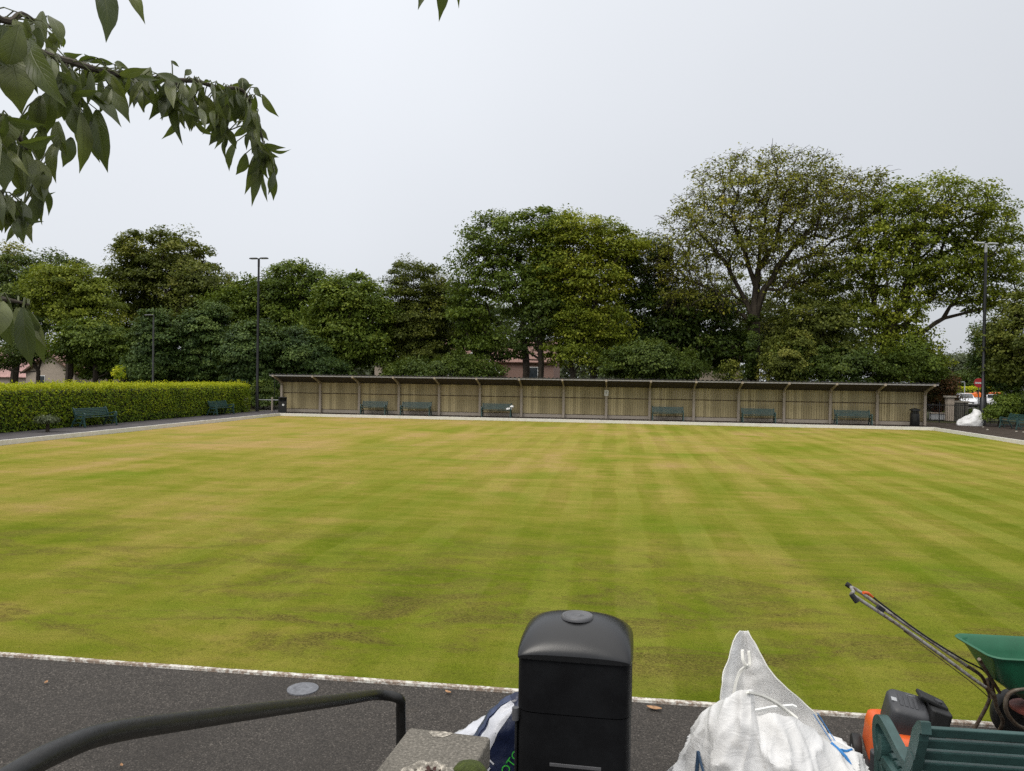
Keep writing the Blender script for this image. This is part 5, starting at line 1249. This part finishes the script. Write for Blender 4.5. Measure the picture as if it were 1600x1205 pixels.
# debris by the right path
rr = random.Random(31); 
for k, (px, py) in enumerate(((1536, 668), (1543, 672), (1588, 675), (1599, 676))):
    q = atz(px, py, 0); c = MB(); r = .05
    c.rings([[Vector((math.cos(a) * rr.uniform(.7, 1.3) * w_, math.sin(a) * rr.uniform(.7, 1.3) * w_, z)) for a in (k2 * math.pi / 3 for k2 in range(6))] for w_, z in ((.06, 0), (.07, .03), (.03, .06))])
    o = c.build('pebble', L['palestone'], None, True); o.location = (q.x, q.y, -.01)
    tag(o, 'small pale stone lying on the dark soil at right', 'stone', 'pale stones on the right path')

# ================================================================== CHERRY TREE overhead at left
rr = random.Random(77)
t = thing('cherry_tree', 'cherry tree with long drooping leaves hanging over the top left', 'tree', (-3.3, .25, 0)); o_ = Vector((-3.3, .25, 0))
mb = MB()
mb.tube(smoothpath([Vector((-3.3, .25, .0)), Vector((-3.25, .3, 1.2)), Vector((-3.1, .45, 2.1)), Vector((-2.9, .6, 2.9)), Vector((-2.6, .8, 3.7))], 4), [.17 - .004 * k for k in range(17)], 12)
mb.v = [tuple(Vector(p) - o_) for p in mb.v]
mb.build('trunk', BARKG, t, True)
TW = []
BR = {
    'main': ([(-220, 40, 1.35), (-60, 60, 1.5), (20, 62, 1.58), (62, 80, 1.65), (110, 100, 1.75), (180, 116, 1.9), (240, 120, 2.0), (300, 128, 2.1), (350, 137, 2.18), (383, 143, 2.22), (398, 180, 2.25), (410, 230, 2.3), (420, 248, 2.32)], .0065),
    'upper': ([(-120, -60, 1.6), (0, 30, 1.75), (35, 22, 1.8), (62, 36, 1.85), (85, 45, 1.9)], .006),
    'low': ([(-150, 180, 1.3), (-30, 190, 1.45), (10, 185, 1.5), (25, 225, 1.55), (52, 262, 1.62), (62, 268, 1.62)], .006),
    'lower': ([(-120, 250, 1.35), (-20, 290, 1.45), (10, 312, 1.5), (40, 318, 1.55)], .005),
    'sprig': ([(-120, 430, .95), (-20, 462, 1.06), (0, 467, 1.1), (20, 474, 1.12), (40, 482, 1.13)], .0035),
    'drop': ([(100, 100, 1.72), (118, 130, 1.74), (125, 165, 1.75)], .0035),
    'drop2': ([(270, 124, 2.05), (290, 150, 2.08), (330, 175, 2.12), (360, 205, 2.16)], .0035),
    'top': ([(-200, -200, 1.2), (0, -120, 1.4), (150, -60, 1.6), (180, -45, 1.6)], .006),
    'top2': ([(180, -120, 1.5), (400, -100, 1.6), (600, -60, 1.7), (690, -50, 1.72), (720, -48, 1.73)], .006)}
for nm, (pts, r) in BR.items():
    q = smoothpath([Vector(atd(*p)) - o_ for p in pts], 4); n = len(q)
    if nm in ('main', 'upper', 'low', 'lower', 'top'):
        q = [Vector((-2.75, .7, {'main': 3.2, 'upper': 3.5, 'low': 2.8, 'lower': 2.7, 'top': 3.7}[nm])) - o_] + q; n += 1
    q = [p + Vector((noise.noise(p * 9), noise.noise(p * 9 + Vector((5, 0, 0))), noise.noise(p * 9 + Vector((0, 5, 0))))) * .012 if k > 1 else p for k, p in enumerate(q)]
    TW += [p + o_ for p in q]
    MB().tube(q, [r * (1.8 - 1.45 * k / n) for k in range(n)], 7).build('branch', BARKG, t, True)
LV, LF, LU, LT = [], [], [], []
pet = MB()
def leafc(b, tip, w, normal, curl=.12, fold=.25, tint=.5, stalk=None):
    b, tip = Vector(b), Vector(tip); ax_ = tip - b; ln = ax_.length; ax_ = ax_ / ln
    nv = Vector(normal); nv = (nv - ax_ * nv.dot(ax_)).normalized(); sd = ax_.cross(nv)
    n0 = len(LV); NV, NU = 12, 5
    tw = rr.uniform(-.5, .5); wv = rr.uniform(0, 6)
    for i in range(NV):
        v = i / (NV - 1)
        ww = w * 1.1 * (math.sin(math.pi * min(1, v * .90 + .03)) ** .72) * (1 - .30 * max(0, v - .45) / .55) if v < .999 else 0
        if v > .70: ww *= 1 - .55 * min(1, (v - .70) / .2)
        cv = curl * ln * (math.sin(math.pi * v) ) - .25 * curl * ln * v
        sv = math.cos(tw * v) ; s2 = math.sin(tw * v)
        for j in range(NU):
            u = j / (NU - 1) - .5
            lift = abs(u) * ww * fold * 2 * .5 + .03 * ww * math.sin(v * 14 + wv + j)
            p = b + ax_ * ln * v + (sd * sv + nv * s2) * u * ww + nv * (cv + lift)
            LV.append(p - o_); LU.append((j / (NU - 1), v)); LT.append(tint)
    for i in range(NV - 1):
        for j in range(NU - 1): LF.append((n0 + i * NU + j, n0 + i * NU + j + 1, n0 + (i + 1) * NU + j + 1, n0 + (i + 1) * NU + j))
    if stalk is not None:
        s_ = Vector(stalk); m_ = (s_ + b) / 2 + Vector((0, 0, .012)); pet.tube([s_ - o_, m_ - o_, b - o_], .0016, 4)
def px_leaf(bx_, by_, tx, ty, wpx, d, dd=0.0, tint=None):
    b = Vector(atd(bx_, by_, d)); tip = Vector(atd(tx, ty, d + dd)); w = wpx * d / FPX
    nv = (EYE - b).normalized() + Vector((rr.uniform(-.7, .7), rr.uniform(-.3, .5), rr.uniform(-.5, .3)))
    st_, best = None, .11
    for q in TW:
        dd_ = (q - b).length
        if dd_ < best: best, st_ = dd_, q
    leafc(b, tip, w * .80, nv, rr.uniform(.02, .20), rr.uniform(.1, .7), rr.uniform(.1, .9) if tint is None else tint, st_)
EXPL = [(391, 148, 402, 240, 24, 2.24), (410, 148, 435, 183, 15, 2.25), (398, 137, 409, 153, 12, 2.24), (423, 237, 424, 289, 15, 2.32), (410, 252, 393, 323, 17, 2.3), (398, 243, 383, 304, 20, 2.28), (384, 240, 369, 274, 19, 2.26),
        (370, 221, 357, 268, 17, 2.25), (361, 211, 353, 253, 14, 2.22), (413, 226, 436, 231, 7, 2.32), (373, 147, 367, 191, 32, 2.2), (378, 122, 383, 146, 20, 2.25), (357, 188, 326, 228, 22, 2.15), (346, 150, 350, 212, 18, 2.18), (340, 180, 316, 211, 16, 2.14),
        (315, 148, 335, 187, 26, 2.1), (284, 130, 297, 206, 25, 2.05), (277, 136, 284, 227, 20, 2.04), (303, 158, 299, 206, 18, 2.08), (265, 126, 233, 188, 26, 2.0), (270, 155, 250, 187, 20, 2.02), (234, 106, 232, 146, 32, 1.98), (218, 125, 224, 177, 18, 1.96), (206, 120, 226, 176, 20, 1.95),
        (170, 133, 203, 192, 30, 1.85), (152, 172, 168, 270, 34, 1.78), (136, 140, 190, 198, 30, 1.8), (142, 208, 156, 255, 14, 1.78), (126, 178, 125, 272, 32, 1.72), (110, 160, 139, 228, 34, 1.74), (96, 218, 86, 286, 28, 1.66), (112, 215, 98, 262, 26, 1.68),
        (50, 172, 30, 222, 22, 1.6), (155, -38, 167, 66, 46, 1.6), (193, -26, 227, 37, 22, 1.6), (14, 84, 34, 178, 62, 1.5), (44, 62, 102, 168, 46, 1.52), (30, 40, 2, 140, 46, 1.5), (58, 250, 64, 308, 38, 1.56), (26, 258, 32, 303, 30, 1.52), (30, 233, 53, 259, 24, 1.55), (62, 300, 47, 358, 24, 1.58),
        (76, 290, 64, 352, 18, 1.6), (12, 312, 8, 365, 22, 1.5), (28, 314, 22, 362, 18, 1.52), (35, 322, 42, 352, 14, 1.54), (4, 320, -4, 366, 22, 1.48), (76, 25, 97, 73, 24, 1.85), (66, 18, 72, 70, 22, 1.85), (60, 44, 50, 88, 24, 1.8), (84, 52, 78, 95, 20, 1.8), (5, 40, -10, 110, 40, 1.5), (22, 30, 40, 75, 22, 1.6),
        (150, 90, 120, 97, 12, 1.85), (160, 97, 130, 84, 12, 1.85), (176, 100, 148, 92, 12, 1.9), (200, 108, 178, 97, 12, 1.9), (268, 95, 280, 105, 6, 2.05), (318, 130, 329, 128, 10, 2.1), (290, 118, 298, 108, 12, 2.08), (340, 130, 346, 142, 18, 2.15), (100, 85, 128, 85, 14, 1.8),
        (105, 130, 100, 190, 30, 1.66), (82, 140, 70, 215, 36, 1.6), (64, 150, 62, 210, 30, 1.58), (12, 180, 6, 236, 36, 1.48), (20, 225, 2, 275, 30, 1.5), (70, 200, 58, 258, 26, 1.6), (90, 190, 104, 246, 26, 1.66), (2, 236, 8, 300, 36, 1.46),
        (36, 481, 49, 575, 34, 1.12), (42, 484, 70, 570, 26, 1.14), (46, 487, 73, 545, 18, 1.16), (16, 474, 20, 545, 40, 1.1), (2, 470, -10, 535, 40, 1.08), (28, 480, 36, 540, 30, 1.15),
        (686, -48, 687, 34, 23, 1.72), (668, -36, 653, 16, 15, 1.7), (714, -44, 717, 14, 9, 1.74)]
for q in EXPL: px_leaf(*q[:6], dd=rr.uniform(-.03, .03))
for nm, n, lnp in (('main', 185, 52), ('upper', 24, 42), ('low', 40, 50), ('lower', 22, 44), ('drop', 18, 54), ('drop2', 30, 46)):
    pts = BR[nm][0]; q = smoothpath([Vector(p) for p in pts], 6)
    q = [p for p in q if p.x > -70]
    for k in range(n):
        p = q[int(rr.random() * (len(q) - 1))]; ang_ = rr.gauss(0, .36) if k % 11 else rr.choice((-1, 1)) * rr.uniform(.9, 1.9); l_ = lnp * rr.uniform(.6, 1.15) * 1.9 / p.z
        x0_, y0_ = p.x + rr.uniform(-12, 12), p.y + (rr.uniform(-6, 12) if k % 3 else rr.uniform(8, 34))
        px_leaf(x0_, y0_, x0_ + math.sin(ang_) * l_, y0_ + math.cos(ang_) * l_ * rr.uniform(.75, 1), l_ * rr.uniform(.24, .40), p.z + rr.uniform(-.08, .1), rr.uniform(-.05, .05))
n_ = len(LV); LV += pet.v; LF += [tuple(i + n_ for i in f) for f in pet.f]; LU += [(.5, .5)] * len(pet.v); LT += [.8] * len(pet.v)   # leaf stalks
me = bpy.data.meshes.new('leaves'); me.from_pydata([tuple(v) for v in LV], [], LF)
uvl = me.uv_layers.new(name='UVMap')
li = np.empty(len(me.loops), np.int32); me.loops.foreach_get('vertex_index', li)
uvl.data.foreach_set('uv', np.array(LU, np.float32)[li].ravel())
a_ = me.attributes.new('tint', 'FLOAT', 'POINT'); a_.data.foreach_set('value', np.array(LT, np.float32))
link('leaves', me, mat_cherry_leaf(), t, True)
